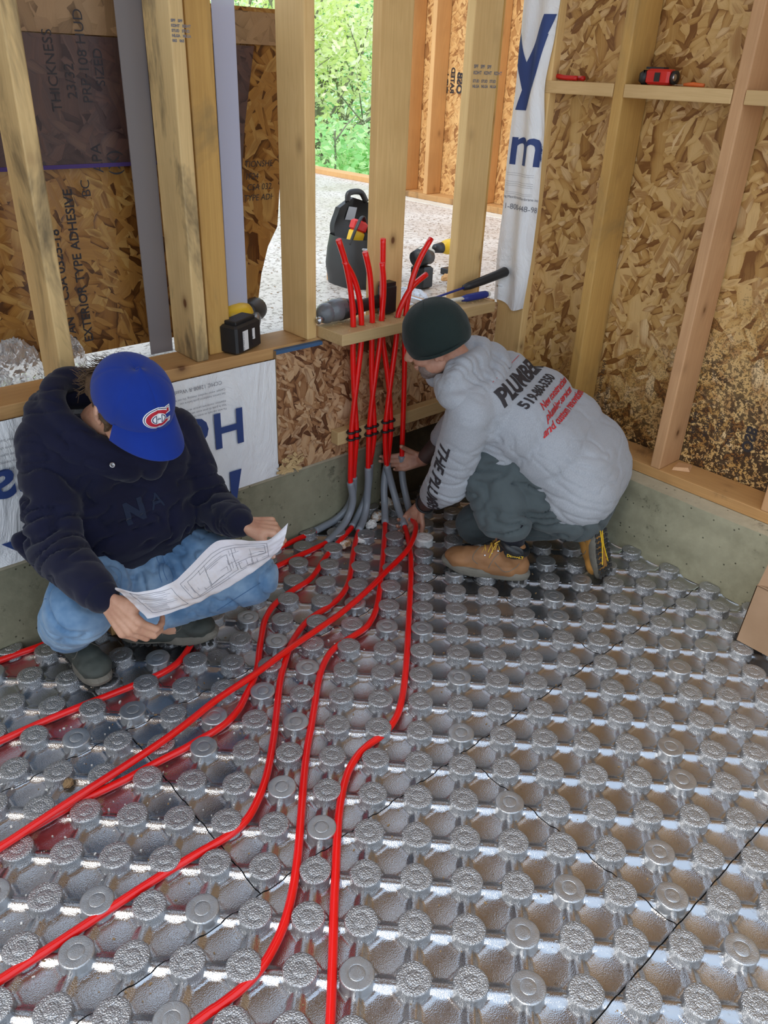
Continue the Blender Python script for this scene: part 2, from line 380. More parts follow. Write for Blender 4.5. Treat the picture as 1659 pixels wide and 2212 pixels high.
def lumber(name, m, parent, x0, x1, y0, y1, z0, z1, wob=0.0, bev=.0025, **kw):
    # one piece of sawn lumber with eased edges; its origin is at its own base
    c_ = Vector(((x0+x1)/2, (y0+y1)/2, (z0+z1)/2)); mb = MB().box((0, 0, 0), (x1-x0, y1-y0, z1-z0))
    me = mb.mesh(name, m); b = bmesh.new(); b.from_mesh(me)
    bmesh.ops.bevel(b, geom=b.edges[:], offset=bev, segments=2, affect='EDGES', profile=.5)
    b.to_mesh(me); b.free()
    o = link(name, me, None, c_, **kw)
    if parent is not None: reparent(o, parent)
    return o

# ------------------------------------------------------------------ WALL LEFT (the wall the pipes rise on): curb, stub wall, plate, studs
mb = MB(); mb.bb(-4.6, -.50, .0, .30, -.12, .288)
wl = struct(mb.build('wall_left', M['conc'], bevel=.006))
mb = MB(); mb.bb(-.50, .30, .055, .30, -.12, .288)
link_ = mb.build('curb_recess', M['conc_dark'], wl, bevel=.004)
# cement lip under the wrap
MB().bb(-4.6, -.50, -.004, .01, .276, .290).build('curb_lip', M['conc_top'], wl, bevel=.002)
# stub wall sheathing behind wrap
MB().bb(-4.6, .078, .012, .13, .288, .697).build('stub_wall_core', M['osb_low'], wl)
lumber('bottom_plate', M['plate_x'], wl, -4.6, .078, .004, .144, .697, .735)
def wrapwall():
    def fn(u, v):
        x = -4.6+u*(4.6-.985); z = .290+v*(.700-.290)
        bulge = .004*math.sin(x*9+z*7)+.006*mnoise.noise(Vector((x*3.1, z*5, 1)))+.005*mnoise.noise(Vector((x*9-z*12, z*6, 4)))
        if x > -1.75: bulge *= .55
        return (x, -.006+bulge*.6-.002, z)
    return MB().grid(fn, 260, 34).build('house_wrap', M['wrap'], wl, True)
hw = wrapwall()
# rotated printing: upside down big letters, origin at right end reading leftwards
hk = dict(weight=.0035)
clipw = lambda p: p.z > .292 and p.x < -.99
UX, UZ = (-1, 0, 0), (0, 0, -1)
UX, UZ = (-1, 0, 0), (0, 0, -1)
lettering('wrap_print', [('HomeWrap', .165, 0, 0, dict(weight=.0035, spacing=1.12)), ('Tyvek', .335, -.055, .213, dict(weight=.006)),
    ('HomeWrap', .165, .93, -.02, dict(weight=.0035, spacing=1.12))], M['blue_ink'], hw, (-1.113, -.0165, .570), UX, UZ, clipw)
fine = [('CCMC 12808-R Weather Type Membrane', .017, .075, -.105, {})]
for k, (n_, t_) in enumerate([(0, 'Caution: water repellent sheeting. Do not leave uncovered for long.'), (1, 'See current installation guide before use.'), (3, 'Attention: membrane pare-air et intemperies'), (4, 'Voir le guide de pose avant utilisation.'), (5, 'Fix with cap nails on every stud line')]):
    fine.append((t_, .0095, .065, -.078+n_*.0125, {}))
for k, t_ in enumerate(['Weather barrier building membrane', 'Lap joints 150 mm shingle fashion', 'Keep away from open flame', 'Membrane pare-intemperies', 'Recouvrement des joints 150 mm']):
    fine.append((t_, .011, .64, -.085+k*.02, {}))
lettering('fine_print', fine, M['greyink'], hw, (-1.113, -.0165, .570), UX, UZ, clipw)

# OSB patch beside the wrap, its lower left corner crumbled
def sheet(name, m, parent, poly, y0, y1, edge=None, flip=False):
    mb = MB(); n = len(poly)
    vs = [(x, y0, z) for x, z in poly]+[(x, y1, z) for x, z in poly]
    mb.add(vs, [tuple(range(n)), tuple(reversed(range(n, 2*n)))], 0)
    mb.add(vs, [(i, (i+1) % n, n+(i+1) % n, n+i) for i in range(n)], 1)
    return mb.build(name, [m, edge or M['osb_edge']], parent)
patch = sheet('osb_patch', M['osb_low'], wl, [(-.984, .727), (-.988, .334), (-.975, .330), (-.970, .316), (-.955, .318), (-.945, .300), (-.925, .303), (-.91, .291), (.078, .291), (.078, .727)], -.012, .004)
MB().bb(-.984, -.80, -.0135, .0035, .716, .7275).build('painted_edge', M['bluepaint'], patch)
rng = random.Random(5)
mb = MB()
for k in range(40):      # loose flakes lifting off the crumbled corner
    x = -.985+rng.random()*.09; z = .295+rng.random()*.06; a = rng.uniform(-1, 1)
    d = Matrix.Rotation(a, 3, 'Y') @ Matrix.Rotation(rng.uniform(-.5, .5), 3, 'X')
    mb.box((x, -.015-rng.random()*.006, z), (rng.uniform(.012, .04), .001, rng.uniform(.004, .012)), d)
mb.build('loose_flakes', M['ledger'], patch, kind='stuff')
led = lumber('ledger_strip', M['ledger'], wl, -.762, .058, -.052, -.012, .352, .402)

def stud(m, x0, x1, y0, y1, z0=.735, z1=2.73, parent=None, name='stud'):
    return lumber(name, M[m], parent or wl, x0, x1, y0, y1, z0, z1, bev=.004)
stud('stud_grey', -1.650, -1.610, .014, .152)
stud('stud', -2.060, -2.022, .006, .144); stud('stud', -2.466, -2.428, .006, .144); stud('stud', -2.87, -2.832, .006, .144); stud('stud', -3.28, -3.242, .006, .144); stud('stud', -3.69, -3.652, .006, .144)
s2 = stud('stud_grey', -1.248, -1.208, .014, .152)
stud('stud_gold', -1.184, -1.108, .050, .088)
s3 = stud('stud', -.849, -.811, .003, .141)
stud('stud', -.553, -.418, .022, .060, .735)
s5 = stud('stud', -.148, -.012, .022, .060, .735)
stud('stud_gold', .010, .045, .062, .100, .735)
# grade stamps inked on studs
def stamp(parent, o, ex, ey, size, rows, rep=3, gap=1.0):
    lettering('grade_stamp', [('   '.join([t]*rep), size, 0, -j*size*1.25, dict(weight=.0004)) for j, t in enumerate(rows)], M['greyink'], parent, o, ex, ey)
stamp(s2, (-1.2455, .0130, 1.600), (1, 0, 0), (0, 0, 1), .0085, ['SPF', 'KDHT', 'STUD', 'NLGA', '065'], 2)
stamp(s5, (-.135, .0210, 1.530), (1, 0, 0), (0, 0, 1), .0145, ['SPF', 'KDHT'], 3)
stamp(s5, (-.135, .0210, 1.488), (1, 0, 0), (0, 0, 1), .0125, ['STUD', 'NLGA'], 3)
# pale polyethylene gasket strips standing behind the studs
def strip(x0, x1, x2, x3, y, z0, z1):
    m, nt_, b = mat('frosted_poly_strip'); b.inputs['Base Color'].default_value = (x0, x1, x2, 1); b.inputs['Roughness'].default_value = .28; b.inputs['Transmission Weight'].default_value = x3
    return m
polyl = [strip(.66, .69, .86, .3, 0, 0, 0), strip(.26, .235, .24, .3, 0, 0, 0)]
for polym, (a0, a1, b0, b1, y) in zip(polyl, [(-1.048, -.978, -1.040, -.970, .150), (-1.322, -1.250, -1.312, -1.236, .158)]):
    MB().add([(a0, y, .735), (a1, y, .735), (b1, y, 2.7), (b0, y, 2.7), (a0, y+.004, .735), (a1, y+.004, .735), (b1, y+.004, 2.7), (b0, y+.004, 2.7)],
             [(0, 1, 2, 3), (7, 6, 5, 4), (0, 4, 5, 1), (1, 5, 6, 2), (2, 6, 7, 3), (3, 7, 4, 0)]).build('poly_strip', polym, wl)

# ------------------------------------------------------------------ OSB sheets standing outside, against the left part of the wall
bk = thing('osb_sheet', 'broken amber OSB sheet standing behind the left studs, with printed lettering', 'wood panel')
sheet('panel', M['osb_back'], bk, [(-4.2, .74), (-.882, .74), (-.865, .80), (-.845, .90), (-.815, .985), (-.775, 1.045), (-.758, 1.20), (-.735, 1.40), (-.705, 1.50), (-.69, 1.66), (-4.2, 1.66)], .262, .277)
sheet('top_band', M['osb_brown'], bk, [(-4.2, 1.570), (-.70, 1.566), (-.675, 1.645), (-.655, 1.648), (-4.2, 1.66)], .252, .2615)
pp = sheet('stained_panel', M['osb_purple'], bk, [(-4.2, 1.262), (-1.10, 1.258), (-1.00, 1.255), (-.945, .95), (-.93, 1.12), (-.90, 1.35), (-.855, 1.562), (-4.2, 1.575)], .240, .2515)
MB().bb(-4.2, -1.10, .2375, .2515, 1.254, 1.264).build('painted_edge', M['purplepaint'], bk)
for (x, z, r_, l_) in [(-.700, 1.545, 1.35, .09), (-.690, 1.445, -.9, .05), (-.684, 1.405, .55, .06), (-.700, 1.33, -.75, .10)]:
    MB().box((x, .262, z), (l_, .004, .013), Matrix.Rotation(r_, 3, 'Y')).build('splinter', M['stud_gold'], bk)
lettering('sheet_print', [('CSA 0325-18', .036, 0, 0, dict(weight=.0006)), ('EXTERIOR TYPE ADHESIVE', .036, -.13, -.052, dict(weight=.0006)), ('18B AN', .034, -.16, -.004, dict(weight=.0006)), ('1F24', .03, -.02, .03, {})],
          M['ink'], bk, (-1.505, .2608, .905), (0, 0, 1), (-1, 0, 0))
lettering('sheet_print', [('TIONSHEATH', .026, 0, 0, dict(shear=.2)), ('1F24', .026, .0, -.036, dict(shear=.2)), ('CSA 0325', .026, .006, -.068, dict(shear=.2)), ('TYPE ADHE', .026, -.008, -.1, dict(shear=.2))],
          M['ink'], bk, (-.895, .2608, 1.232), (1, 0, 0), (0, 0, 1), lambda p: p.x < -.79)
lettering('sheet_print', [('THICKNESS', .036, 0, 0, {}), ('23/32', .036, .03, -.045, {}), ('PRP-108 HUD', .036, .02, -.085, {}), ('SIZED', .034, .06, -.125, {}), ('APA', .04, -.15, -.09, {}), ('BC', .036, -.21, -.045, {}), ('(X)', .05, -.16, -.14, {})],
          M['ink'], bk, (-1.455, .2385, 1.39), (0, 0, 1), (-1, 0, 0))

# ------------------------------------------------------------------ WALL RIGHT: curb, plate, studs, OSB sheathing, blocking
mb = MB()
def fcurb(u, v):
    y = .06-u*4.6; z = v*.269
    n_ = mnoise.noise(Vector((y*4, z*9, 2)))*.006+mnoise.noise(Vector((y*14, z*22, 7)))*.0025
    slump = .010*sstep(.13, .19, z+.02*mnoise.noise(Vector((y*3, 5, 0))))
    return (n_+slump*.5-.006*(1-v), y, z)
mb.grid(fcurb, 190, 22)
mb.grid(lambda u, v: (fcurb(v*0+u, 1)[0]*(1-v)+.30*v, .06-u*4.6, .269+.004*mnoise.noise(Vector((u*40, v*6, 3)))*(v if v < .3 else .3)), 190, 6, 1)
wr = struct(mb.build('wall_right', [M['conc_right'], M['conc_top']], None, True))
lumber('bottom_plate', M['plate_y'], wr, .080, .220, -4.5, -.0, .270, .308)
sheet_r = MB().bb(.224, .238, -4.5, .02, .262, 2.75).build('osb_sheathing', M['osb_right'], wr)
for k, (y, mm) in enumerate([(-.408, 'stud_gold'), (-.807, 'stud_pink'), (-1.215, 'stud_pink'), (-1.62, 'stud'), (-2.03, 'stud'), (-2.44, 'stud'), (-2.85, 'stud'), (-3.25, 'stud')]):
    stud(mm, .080, .219, y-.019, y+.019, .308, 2.73, wr)
stud('stud', .080, .118, -.138, -.001, .308, 2.73, wr)
for (a, b_) in [(-.388, -.040), (-.787, -.428), (-1.195, -.827), (-1.60, -1.235)]:
    lumber('blocking', M['block_y'], wr, .078, .217, a, b_, 1.465, 1.503)
lettering('grade_stamp', [('24/16', .026, 0, 0, {}), ('CSA 0325', .026, 0, -.045, {}), ('47 7/16', .026, 0, -.09, {}), ('PS 2-18', .026, 0, -.135, {}), ('RATED SHEATHING', .026, -.02, -.18, {}), ('EXPOSURE 1', .026, 0, -.225, {}), ('OSB', .05, 0, .06, dict(weight=.002))],
          M['ink'], wr, (.2232, -.97, .42), (0, 0, 1), (0, -1, 0))
lettering('grade_stamp', [('MILL 405', .022, 0, 0, {}), ('SHEATHING SPAN', .022, 0, -.035, {}), ('24/16 EXP 1', .022, 0, -.07, {}), ('THIS SIDE DOWN', .02, 0, -.105, {})], M['ink'], wr, (.2232, -.47, .40), (0, 0, 1), (0, -1, 0))
chip = MB().add([(.115, -.855, .309), (.150, -.905, .309), (.205, -.885, .309), (.190, -.835, .309), (.125, -.855, .318), (.152, -.895, .322), (.195, -.880, .317), (.182, -.842, .314)],
    [(3, 2, 1, 0), (4, 5, 6, 7), (0, 1, 5, 4), (1, 2, 6, 5), (2, 3, 7, 6), (3, 0, 4, 7)]).build('wood_chip', M['stud_pink'])
tag(chip, 'splintered wood offcut lying on the right bottom plate beside a stud', 'wood scrap')

# loose wrap hanging down the corner stud
def fwrap(u, v):
    z = .735+v*(2.72-.735); wd = .150+.02*sstep(.3, .9, v)+.01*math.sin(v*11)
    fold = .5+.5*math.sin(u*PI*3.2+v*2.2+.8*math.sin(v*9)); pin = 1-.55*math.exp(-((z-1.50)/.06)**2)
    y = .006-u*wd*(1-.12*math.exp(-((z-1.5)/.10)**2)); x = .074-.022*fold*(.35+.65*math.sin(PI*min(1, u*1.1)))*pin-.006*mnoise.noise(Vector((u*4, z*6, 0)))
    if v < .03: z += .012*math.sin(u*7)-.01*u
    return (min(x, .0765), y, z)
ww = MB().grid(fwrap, 46, 260).build('hanging_house_wrap', M['wrap'], None, True)
tag(ww, 'loose white printed house wrap hanging down the corner stud', 'house wrap')
bmw = BVHTree.FromPolygons([v.co for v in ww.data.vertices], [tuple(p.vertices) for p in ww.data.polygons])
def wrap_print(name, items, m):
    for t, s_, y, z, kw in items:
        mb = MB(); vs, fs = text_mesh(t, s_, sub=.008, **kw); P = []; ok = []
        for v in vs:
            yy, zz = y-v.x, z+v.y; hit = bmw.ray_cast(Vector((-.3, yy, zz)), Vector((1, 0, 0)))
            ok.append(hit[0] is not None); P.append(Vector((hit[0].x-.0018, yy, zz)) if hit[0] is not None else Vector((0, yy, zz)))
        fs = [f for f in fs if all(ok[i] for i in f)]
        used = sorted({i for f in fs for i in f}); ix = {i: k for k, i in enumerate(used)}
        if fs: mb.add([P[i] for i in used], [tuple(ix[i] for i in f) for f in fs]).build(name, m, ww)
wrap_print('wrap_print', [('m', .185, -.004, 1.235, dict(weight=.003)), ('e', .185, -.130, 1.235, dict(weight=.003)), ('V', .31, .06, 1.475, dict(weight=.006)), ('/', .30, -.02, 1.42, dict(weight=.01))], M['blue_ink'])
ls = [('1-800-448-98', .027, -.004, 1.080, {}), ('Building Membrane/Membrane intercalaire', .013, .03, 1.118, {})]
for k, z in enumerate([1.205, 1.198, 1.176, 1.169, 1.162, 1.140, 1.134]): ls.append(('____________________', .012, -.004, z, {}))
wrap_print('fine_print', ls, M['greyink'])

# ------------------------------------------------------------------ deck and framing beyond the wall
def deckm():
    m, nt_, b = mat('wet_osb_deck'); c_ = coord(nt_)
    n = noise(nt_, c_, 2.2, 5, .6).outputs[0]; d = noise(nt_, c_, 55, 4, .7).outputs[0]
    col = rampn(nt_, n, [(.3, (.56, .50, .44)), (.7, (.74, .70, .65))])  # base colour lightened to carry the sky glare off the wet boards
    col = mixc(nt_, rampn(nt_, d, [(.52, (0, 0, 0)), (.6, (.7, .7, .7))]), col, (.10, .05, .02))
    L(nt_, col, b.inputs['Base Color']); L(nt_, rampn(nt_, n, [(.4, (.38, .38, .38)), (.7, (.6, .6, .6))]), b.inputs['Roughness'])
    b.inputs['Coat Weight'].default_value = .12; b.inputs['Coat Roughness'].default_value = .3
    bump(nt_, b, d, .25, .004); return m
M['deck'] = deckm()
dk = struct(MB().bb(-4.6, 2.32, .144, 4.9, .66, .697).build('floor_2', M['deck']))
wf = struct(lumber('wall_far', M['plate_y'], None, 1.93, 2.07, .3, 2.598, .697, .735))
MB().bb(2.071, 2.085, .3, 2.60, .69, 2.9).build('osb_sheathing', M['osb_far'], wf)
for y in (2.535, 2.30, 1.78, 1.37, .96, .55): stud('stud_far', 1.93, 2.068, y-.019, y+.019, .735, 2.9, wf)
stud('stud_far', 1.93, 2.068, 2.56, 2.598, .735, 2.9, wf)
lettering('grade_stamp', [('OSB', .07, 0, 0, dict(weight=.003)), ('RATED', .05, 0, -.06, dict(weight=.002)), ('EXP 1', .05, 0, -.12, dict(weight=.002))], M['ink'], wf, (2.069, 2.19, 1.38), (0, 0, 1), (0, -1, 0))
lumber('door_sill', M['stud_far'], wf, 2.16, 2.30, 2.60, 4.9, .697, .735)
MB().bb(1.80, 1.905, .3, 2.6, .697, .700).build('sill_gasket', M['cream'], wf)

# ------------------------------------------------------------------ unseen partial ceiling over the corner, added to shade and to brown foil reflections
ce = struct(MB().bb(-4.6, .30, -1.55, .15, 2.95, 2.97).build('unseen_ceiling', M['osb_far']))
for k in range(12): lumber('unseen_joist', M['stud_gold'], ce, -4.5+k*.406, -4.462+k*.406, -1.55, .14, 2.73, 2.948)
# ------------------------------------------------------------------ FLOOR: sub slab and knobbed foil-faced insulation panels
fl = struct(MB().bb(-4.4, .3, -4.4, .10, -.10, -.035).build('floor', M['slab']))
P0 = .0762; KX, KY = -1.1729, -1.0744           # a knob sits here; knobs on a diagonal grid (sum of indices even)
def knobs_in(x0, x1, y0, y1, pad=.0):
    out = []
    for i in range(-50, 50):
        x = KX+i*P0
        if x < x0-pad or x > x1+pad: continue
        for j in range(-60, 60):
            if (i+j) & 1: continue
            y = KY+j*P0
            if y0-pad <= y <= y1+pad: out.append((x, y))
    return out
def relief(x, y):
    # lattice coordinates: u,v integer at the knobs
    a, b = (x-KX)/P0, (y-KY)/P0
    u, v = (a+b)/2, (a-b)/2
    fu, fv = u-math.floor(u), v-math.floor(v)
    du, dv = abs(fu-.5), abs(fv-.5)
    line = min(.5-du, .5-dv)                      # distance to the nearest knob row or column
    hump = max(0.0, 1-(line/.140)**2); hump = hump*hump*(3-2*hump) if hump < 1 else 1
    o = max(du, dv, (du+dv)*.735)
    rim = math.exp(-((o-.365)/.022)**2)
    z = -.0005+.0085*hump*sstep(.30, .40, o)
    r2 = (du*du+dv*dv)/(.34*.34)
    if o < .35: z -= .0034*(1-min(1, r2))*sstep(.35, .30, o)+.0008
    return z+.0024*rim
def panel_mesh(x0, x1, y0, y1, name='insulation_panel'):
    nx = max(2, round((x1-x0)/.00365)); ny = max(2, round((y1-y0)/.00365)); mb = MB()
    g = .0013
    def fn(u, v):
        x = x0+g+u*(x1-x0-2*g); y = y0+g+v*(y1-y0-2*g); return (x-x0, y-y0, relief(x, y))
    mb.grid(fn, nx, ny)
    # skirt so the panel has thickness
    per = [i for i in range(nx+1)]+[j*(nx+1)+nx for j in range(1, ny+1)]+[ny*(nx+1)+i for i in range(nx-1, -1, -1)]+[j*(nx+1) for j in range(ny-1, 0, -1)]
    top = [mb.v[i] for i in per]; n = len(per)
    mb.add(top+[(x, y, -.034) for x, y, z in top], [(i, n+i, n+(i+1) % n, (i+1) % n) for i in range(n)], 1)
    return mb.mesh(name, [M['foil'], M['crack']], True)
def knob_mesh(seed, m, dimple=True):
    rg = random.Random(seed); mb = MB(); seg = 32; vs = []; H = .0275
    prof = [(.0358, -.001), (.0344, .0015), (.0336, .005), (.0331, .012), (.0333, .019), (.0341, .0222), (.0344, .0238), (.0342, .0252), (.0334, .0263), (.0322, H-.0003), (.0312, H), (.0175, H), (.0168, H-.0002), (.0162, H-.0011), (.0156, H-.0003), (.0150, H), (.007, H), (1e-4, H)]
    ph = rg.random()*6
    rings = []
    for r, z in prof:
        for k in range(seg):
            a = 2*PI*k/seg
            lump = 1+(.022*mnoise.noise(Vector((math.cos(a)*2.2+seed, math.sin(a)*2.2, z*30)))+.012*mnoise.noise(Vector((math.cos(a)*6+seed, math.sin(a)*6, 0)))) if r > .02 else 1
            zz = z+(.0012*mnoise.noise(Vector((math.cos(a)*r*60+seed*3, math.sin(a)*r*60, 1))) if z > .022 else 0)
            vs.append((r*lump*math.cos(a), r*lump*math.sin(a), zz))
    n = len(prof); mb.add(vs, [(i*seg+k, i*seg+(k+1) % seg, (i+1)*seg+(k+1) % seg, (i+1)*seg+k) for i in range(n-1) for k in range(seg)])
    for q in range(4):
        a = PI/4+q*PI/2; R_ = Matrix.Rotation(a, 3, 'Z')
        mb.box(R_ @ Vector((.0370, 0, .0050)), (.010, .0016, .009), R_)
    return mb.mesh('knob', m, True)
KM = [knob_mesh(s_, M['foil_knob']) for s_ in (1, 2, 3, 4, 5)]+[knob_mesh(9, M['foil_smooth'])]
FOAMK = knob_mesh(11, M['foam'])
PX0, PY0 = KX-P0/2, KY-P0/2       # a panel corner (-1.211, -1.1125)
W, D_ = 1.2192, .6096
camp = Vector((-2.3715, -2.0342, 1.5224))
def seen(x, y):
    d = Vector((x, y, .02))-camp; cx_, cy_, cz_ = d.dot(RX), d.dot(RY), d.dot(RZ)
    if cz_ <= .2: return None
    px, py = 829.5+1713.6*cx_/cz_, 1106+1713.6*cy_/cz_
    return cz_ if (-60 < px < 1720 and 1080 < py < 2270) else None
allk = sorted([(seen(x, y), x, y) for x, y in knobs_in(-4.2, -.02, -4.2, -.02) if seen(x, y)])
near = set((round(x, 4), round(y, 4)) for _, x, y in allk[:300])
meshes = {}
krng = random.Random(3)
MISSING = [(-.70, -.06), (-.60, -.02), (-.56, -.13), (-.50, -.03), (-.42, -.06), (-.64, -.09)]
count = 0
for row in range(-6, 3):
    y0 = PY0+row*D_; y1 = y0+D_
    yt = min(y1, -.004)
    if y0 > -.05 or y1 < -3.2: continue
    off = 0 if row % 2 else W/2        # rows are staggered by half a panel
    xk = PX0-3*W+(0 if row % 2 else W/2)
    for k in range(8):
        x0 = xk+k*W; x1 = x0+W
        a, b = max(x0, -3.9), min(x1, -.004)
        if b-a < .02: continue
        y0c = max(y0, -3.3)
        full = abs(a-x0) < 1e-6 and abs(b-x1) < 1e-6 and abs(yt-y1) < 1e-6 and y0c == y0
        if full:
            if 'full' not in meshes: meshes['full'] = panel_mesh(x0, x1, y0, y1)
            me = meshes['full']
        else: me = panel_mesh(a, b, y0c, yt)
        pn = link('insulation_panel', me, fl, (a, y0c, 0))
        far = MB()
        for (kx, ky) in knobs_in(a, b, y0c, yt):
            if any((kx-q[0])**2+(ky-q[1])**2 < .03**2 for q in MISSING): continue
            bare = (kx+.563)**2+(ky+.31)**2 < .035**2
            vis = (round(kx, 4), round(ky, 4)) in near
            cut = kx > b-.030 or ky > yt-.030
            mi = FOAMK if bare else krng.choice(KM)
            rot_ = krng.choice([0, 1, 2, 3])*PI/2
            if vis and not cut:
                o = link('knob', mi, pn); o.location = (kx-a, ky-y0c, 0); o.rotation_euler = (krng.uniform(-.02, .02), krng.uniform(-.02, .02), rot_); o.scale = (1, 1, krng.uniform(.96, 1.04)); count += 1
            else:
                R_ = Matrix.Rotation(rot_, 3, 'Z'); vs = [R_ @ v.co+Vector((kx-a, ky-y0c, 0)) for v in mi.vertices]
                if cut: vs = [Vector((min(v.x, b-a), min(v.y, yt-y0c), v.z)) for v in vs]
                far.add(vs, [tuple(p.vertices) for p in mi.polygons])
        if far.v: link('knobs', far.mesh('knobs', M['foil_knob'], True), pn, None, kind='stuff')
print('knobs as objects', count)
# torn foam scraps in the corner by the conduits
def lump(name, c_, r, seed, m, label=None, cat=None, group=None, sq=.5, seg=18, rings=11, rough=.35):
    mb = MB().ell((0, 0, 0), (r[0], r[1], r[2]), None, seg, rings)
    vs = []
    for v in mb.v:
        v = Vector(v); n_ = v.normalized() if v.length > 1e-6 else Vector((0, 0, 1))
        d = mnoise.noise(n_*1.6+Vector((seed, 0, 0)))*rough+mnoise.noise(n_*4+Vector((0, seed, 0)))*rough*.5
        v = v*(1+d); vs.append((v.x, v.y, max(v.z, -r[2]*sq)))
    mb.v = vs; o = mb.build(name, m, None, False); o.location = (c_[0], c_[1], c_[2]+r[2]*sq)
    if label: tag(o, label, cat, group)
    return o
FS = [((-.493, -.035, .002), (.030, .026, .030), 1, 'large torn foam lump at the foot of the curb behind the conduits'),
      ((-.575, -.075, .002), (.030, .022, .020), 2, 'soiled foam lump between the second and third conduit pairs'),
      ((-.735, -.165, .008), (.042, .020, .012), 3, 'brown-stained foam flake just right of the fourth red pipe'),
      ((-.815, -.150, .006), (.040, .020, .010), 4, 'flat white foam flake between the second and third red pipes'),
      ((-.566, -.165, .004), (.020, .020, .014), 5, 'small foam crumb between the two right conduits'),
      ((-.640, -.105, .004), (.026, .016, .018), 6, 'torn foam shard beside the fourth conduit end'),
      ((-.440, -.140, .002), (.028, .024, .016), 7, 'dirty foam shard behind the crouching worker’s near hand'),
      ((-.525, -.260, .004), (.026, .018, .010), 8, 'thin foam scrap under the crouching worker’s near hand')]
for c_, r_, s_, lb in FS: lump('foam_scrap', c_, r_, s_, M['foam_torn'] if s_ % 3 else M['foam'], lb, 'foam scrap', 'torn foam scraps around the conduits')
# cut foam rind along the edges, crumbs and sawdust
crumbs = MB(); cr = random.Random(12)
for k in range(260):
    x = cr.uniform(-2.25, -1.1); y = cr.uniform(-1.0, -.35)
    z = relief(x, y)+.0015; s_ = cr.uniform(.0012, .0042)
    crumbs.box((x, y, z), (s_*cr.uniform(.6, 2), s_, s_*.5), Matrix.Rotation(cr.random()*6, 3, 'Z'))
tag(crumbs.build('foam_crumbs', M['foam'], None, kind='stuff'), 'tiny white foam crumbs sprinkled over the silver floor panels', 'debris')
dirt = MB()
for k in range(520):
    x = cr.uniform(-2.3, -.4); y = cr.uniform(-1.75, -.15); z = relief(x, y)+.0008; s_ = cr.uniform(.0012, .0035)
    dirt.box((x, y, z), (s_*cr.uniform(.6, 2.2), s_, s_*.5), Matrix.Rotation(cr.random()*6, 3, 'Z'))
tag(dirt.build('dirt_specks', M['osb_edge'], None, kind='stuff'), 'brown dirt specks lying in the dishes of the floor panels', 'debris')
for (x, y, z, rr_, lb) in [(-2.005, -.578, .004, .012, 'small round brown mud clod on the floor panel at the left')]:
    lump('mud_clod', (x, y, z), (rr_, rr_, rr_*.9), 4, M['osb_edge'], lb, 'debris')

# ------------------------------------------------------------------ red PEX pipes and grey conduits
r_p = .0096
F = {}
F[1] = [[-0.836, -0.02], [-0.931, -0.025], [-1.017, -0.033], [-1.303, -0.04], [-1.552, -0.04], [-1.777, -0.043], [-1.873, -0.045], [-1.975, -0.037], [-2.35, -.037]]
F[2] = [[-0.855, -0.11], [-0.957, -0.116], [-1.045, -0.123], [-1.136, -0.130], [-1.191, -0.133], [-1.288, -0.145], [-1.356, -0.156], [-1.403, -0.188], [-1.438, -0.228], [-1.486, -0.277], [-1.538, -0.324], [-1.595, -0.362], [-1.659, -0.374], [-1.76, -0.368], [-1.877, -0.357], [-1.984, -0.350], [-2.082, -0.349], [-2.4, -.349]]
F[3] = [[-0.712, -0.08], [-0.808, -0.127], [-0.892, -0.168], [-0.939, -0.196], [-1.0, -0.236], [-1.058, -0.264], [-1.12, -0.273], [-1.19, -0.291], [-1.238, -0.312], [-1.295, -0.356], [-1.338, -0.406], [-1.388, -0.466], [-1.433, -0.524], [-1.479, -0.567], [-1.523, -0.6], [-1.559, -0.628], [-1.609, -0.651], [-1.66, -0.66], [-1.701, -0.66], [-1.748, -0.663], [-1.825, -0.66], [-1.903, -0.661], [-1.987, -0.655], [-2.044, -0.653], [-2.131, -0.658], [-2.192, -0.660], [-2.5, -.66]]
F[4] = [[-0.715, -0.121], [-0.775, -0.173], [-0.862, -0.258], [-0.917, -0.317], [-0.973, -0.367], [-1.031, -0.402], [-1.096, -0.421], [-1.147, -0.427], [-1.201, -0.441], [-1.254, -0.469], [-1.303, -0.502], [-1.356, -0.551], [-1.401, -0.594], [-1.456, -0.658], [-1.514, -0.73], [-1.573, -0.799], [-1.622, -0.852], [-1.66, -0.888], [-1.7, -0.918], [-1.74, -0.942], [-1.785, -0.953], [-1.829, -0.953], [-1.877, -0.95], [-1.949, -0.948], [-2.042, -0.949], [-2.128, -0.951], [-2.208, -0.953], [-2.5, -0.956]]
F[5] = [[-0.599, -0.138], [-0.709, -0.254], [-0.786, -0.333], [-0.865, -0.412], [-0.939, -0.486], [-0.999, -0.537], [-1.047, -0.566], [-1.082, -0.579], [-1.13, -0.584], [-1.196, -0.59], [-1.242, -0.607], [-1.296, -0.644], [-1.338, -0.683], [-1.387, -0.734], [-1.455, -0.805], [-1.51, -0.86], [-1.57, -0.928], [-1.623, -0.991], [-1.682, -1.061], [-1.734, -1.12], [-1.78, -1.166], [-1.825, -1.204], [-1.866, -1.229], [-1.906, -1.247], [-1.951, -1.257], [-2.018, -1.257], [-2.057, -1.254], [-2.5, -1.254]]
F[6] = [[-0.555, -0.199], [-0.603, -0.268], [-0.676, -0.36], [-0.756, -0.446], [-0.85, -0.541], [-0.936, -0.626], [-1.033, -0.723], [-1.105, -0.793], [-1.17, -0.853], [-1.229, -0.901], [-1.275, -0.928], [-1.33, -0.945], [-1.372, -0.947], [-1.41, -0.953], [-1.443, -0.965], [-1.477, -0.983], [-1.519, -1.015], [-1.56, -1.053], [-1.608, -1.104], [-1.674, -1.18], [-1.729, -1.243], [-1.795, -1.322], [-1.873, -1.413], [-1.917, -1.464], [-2.2, -1.80]]
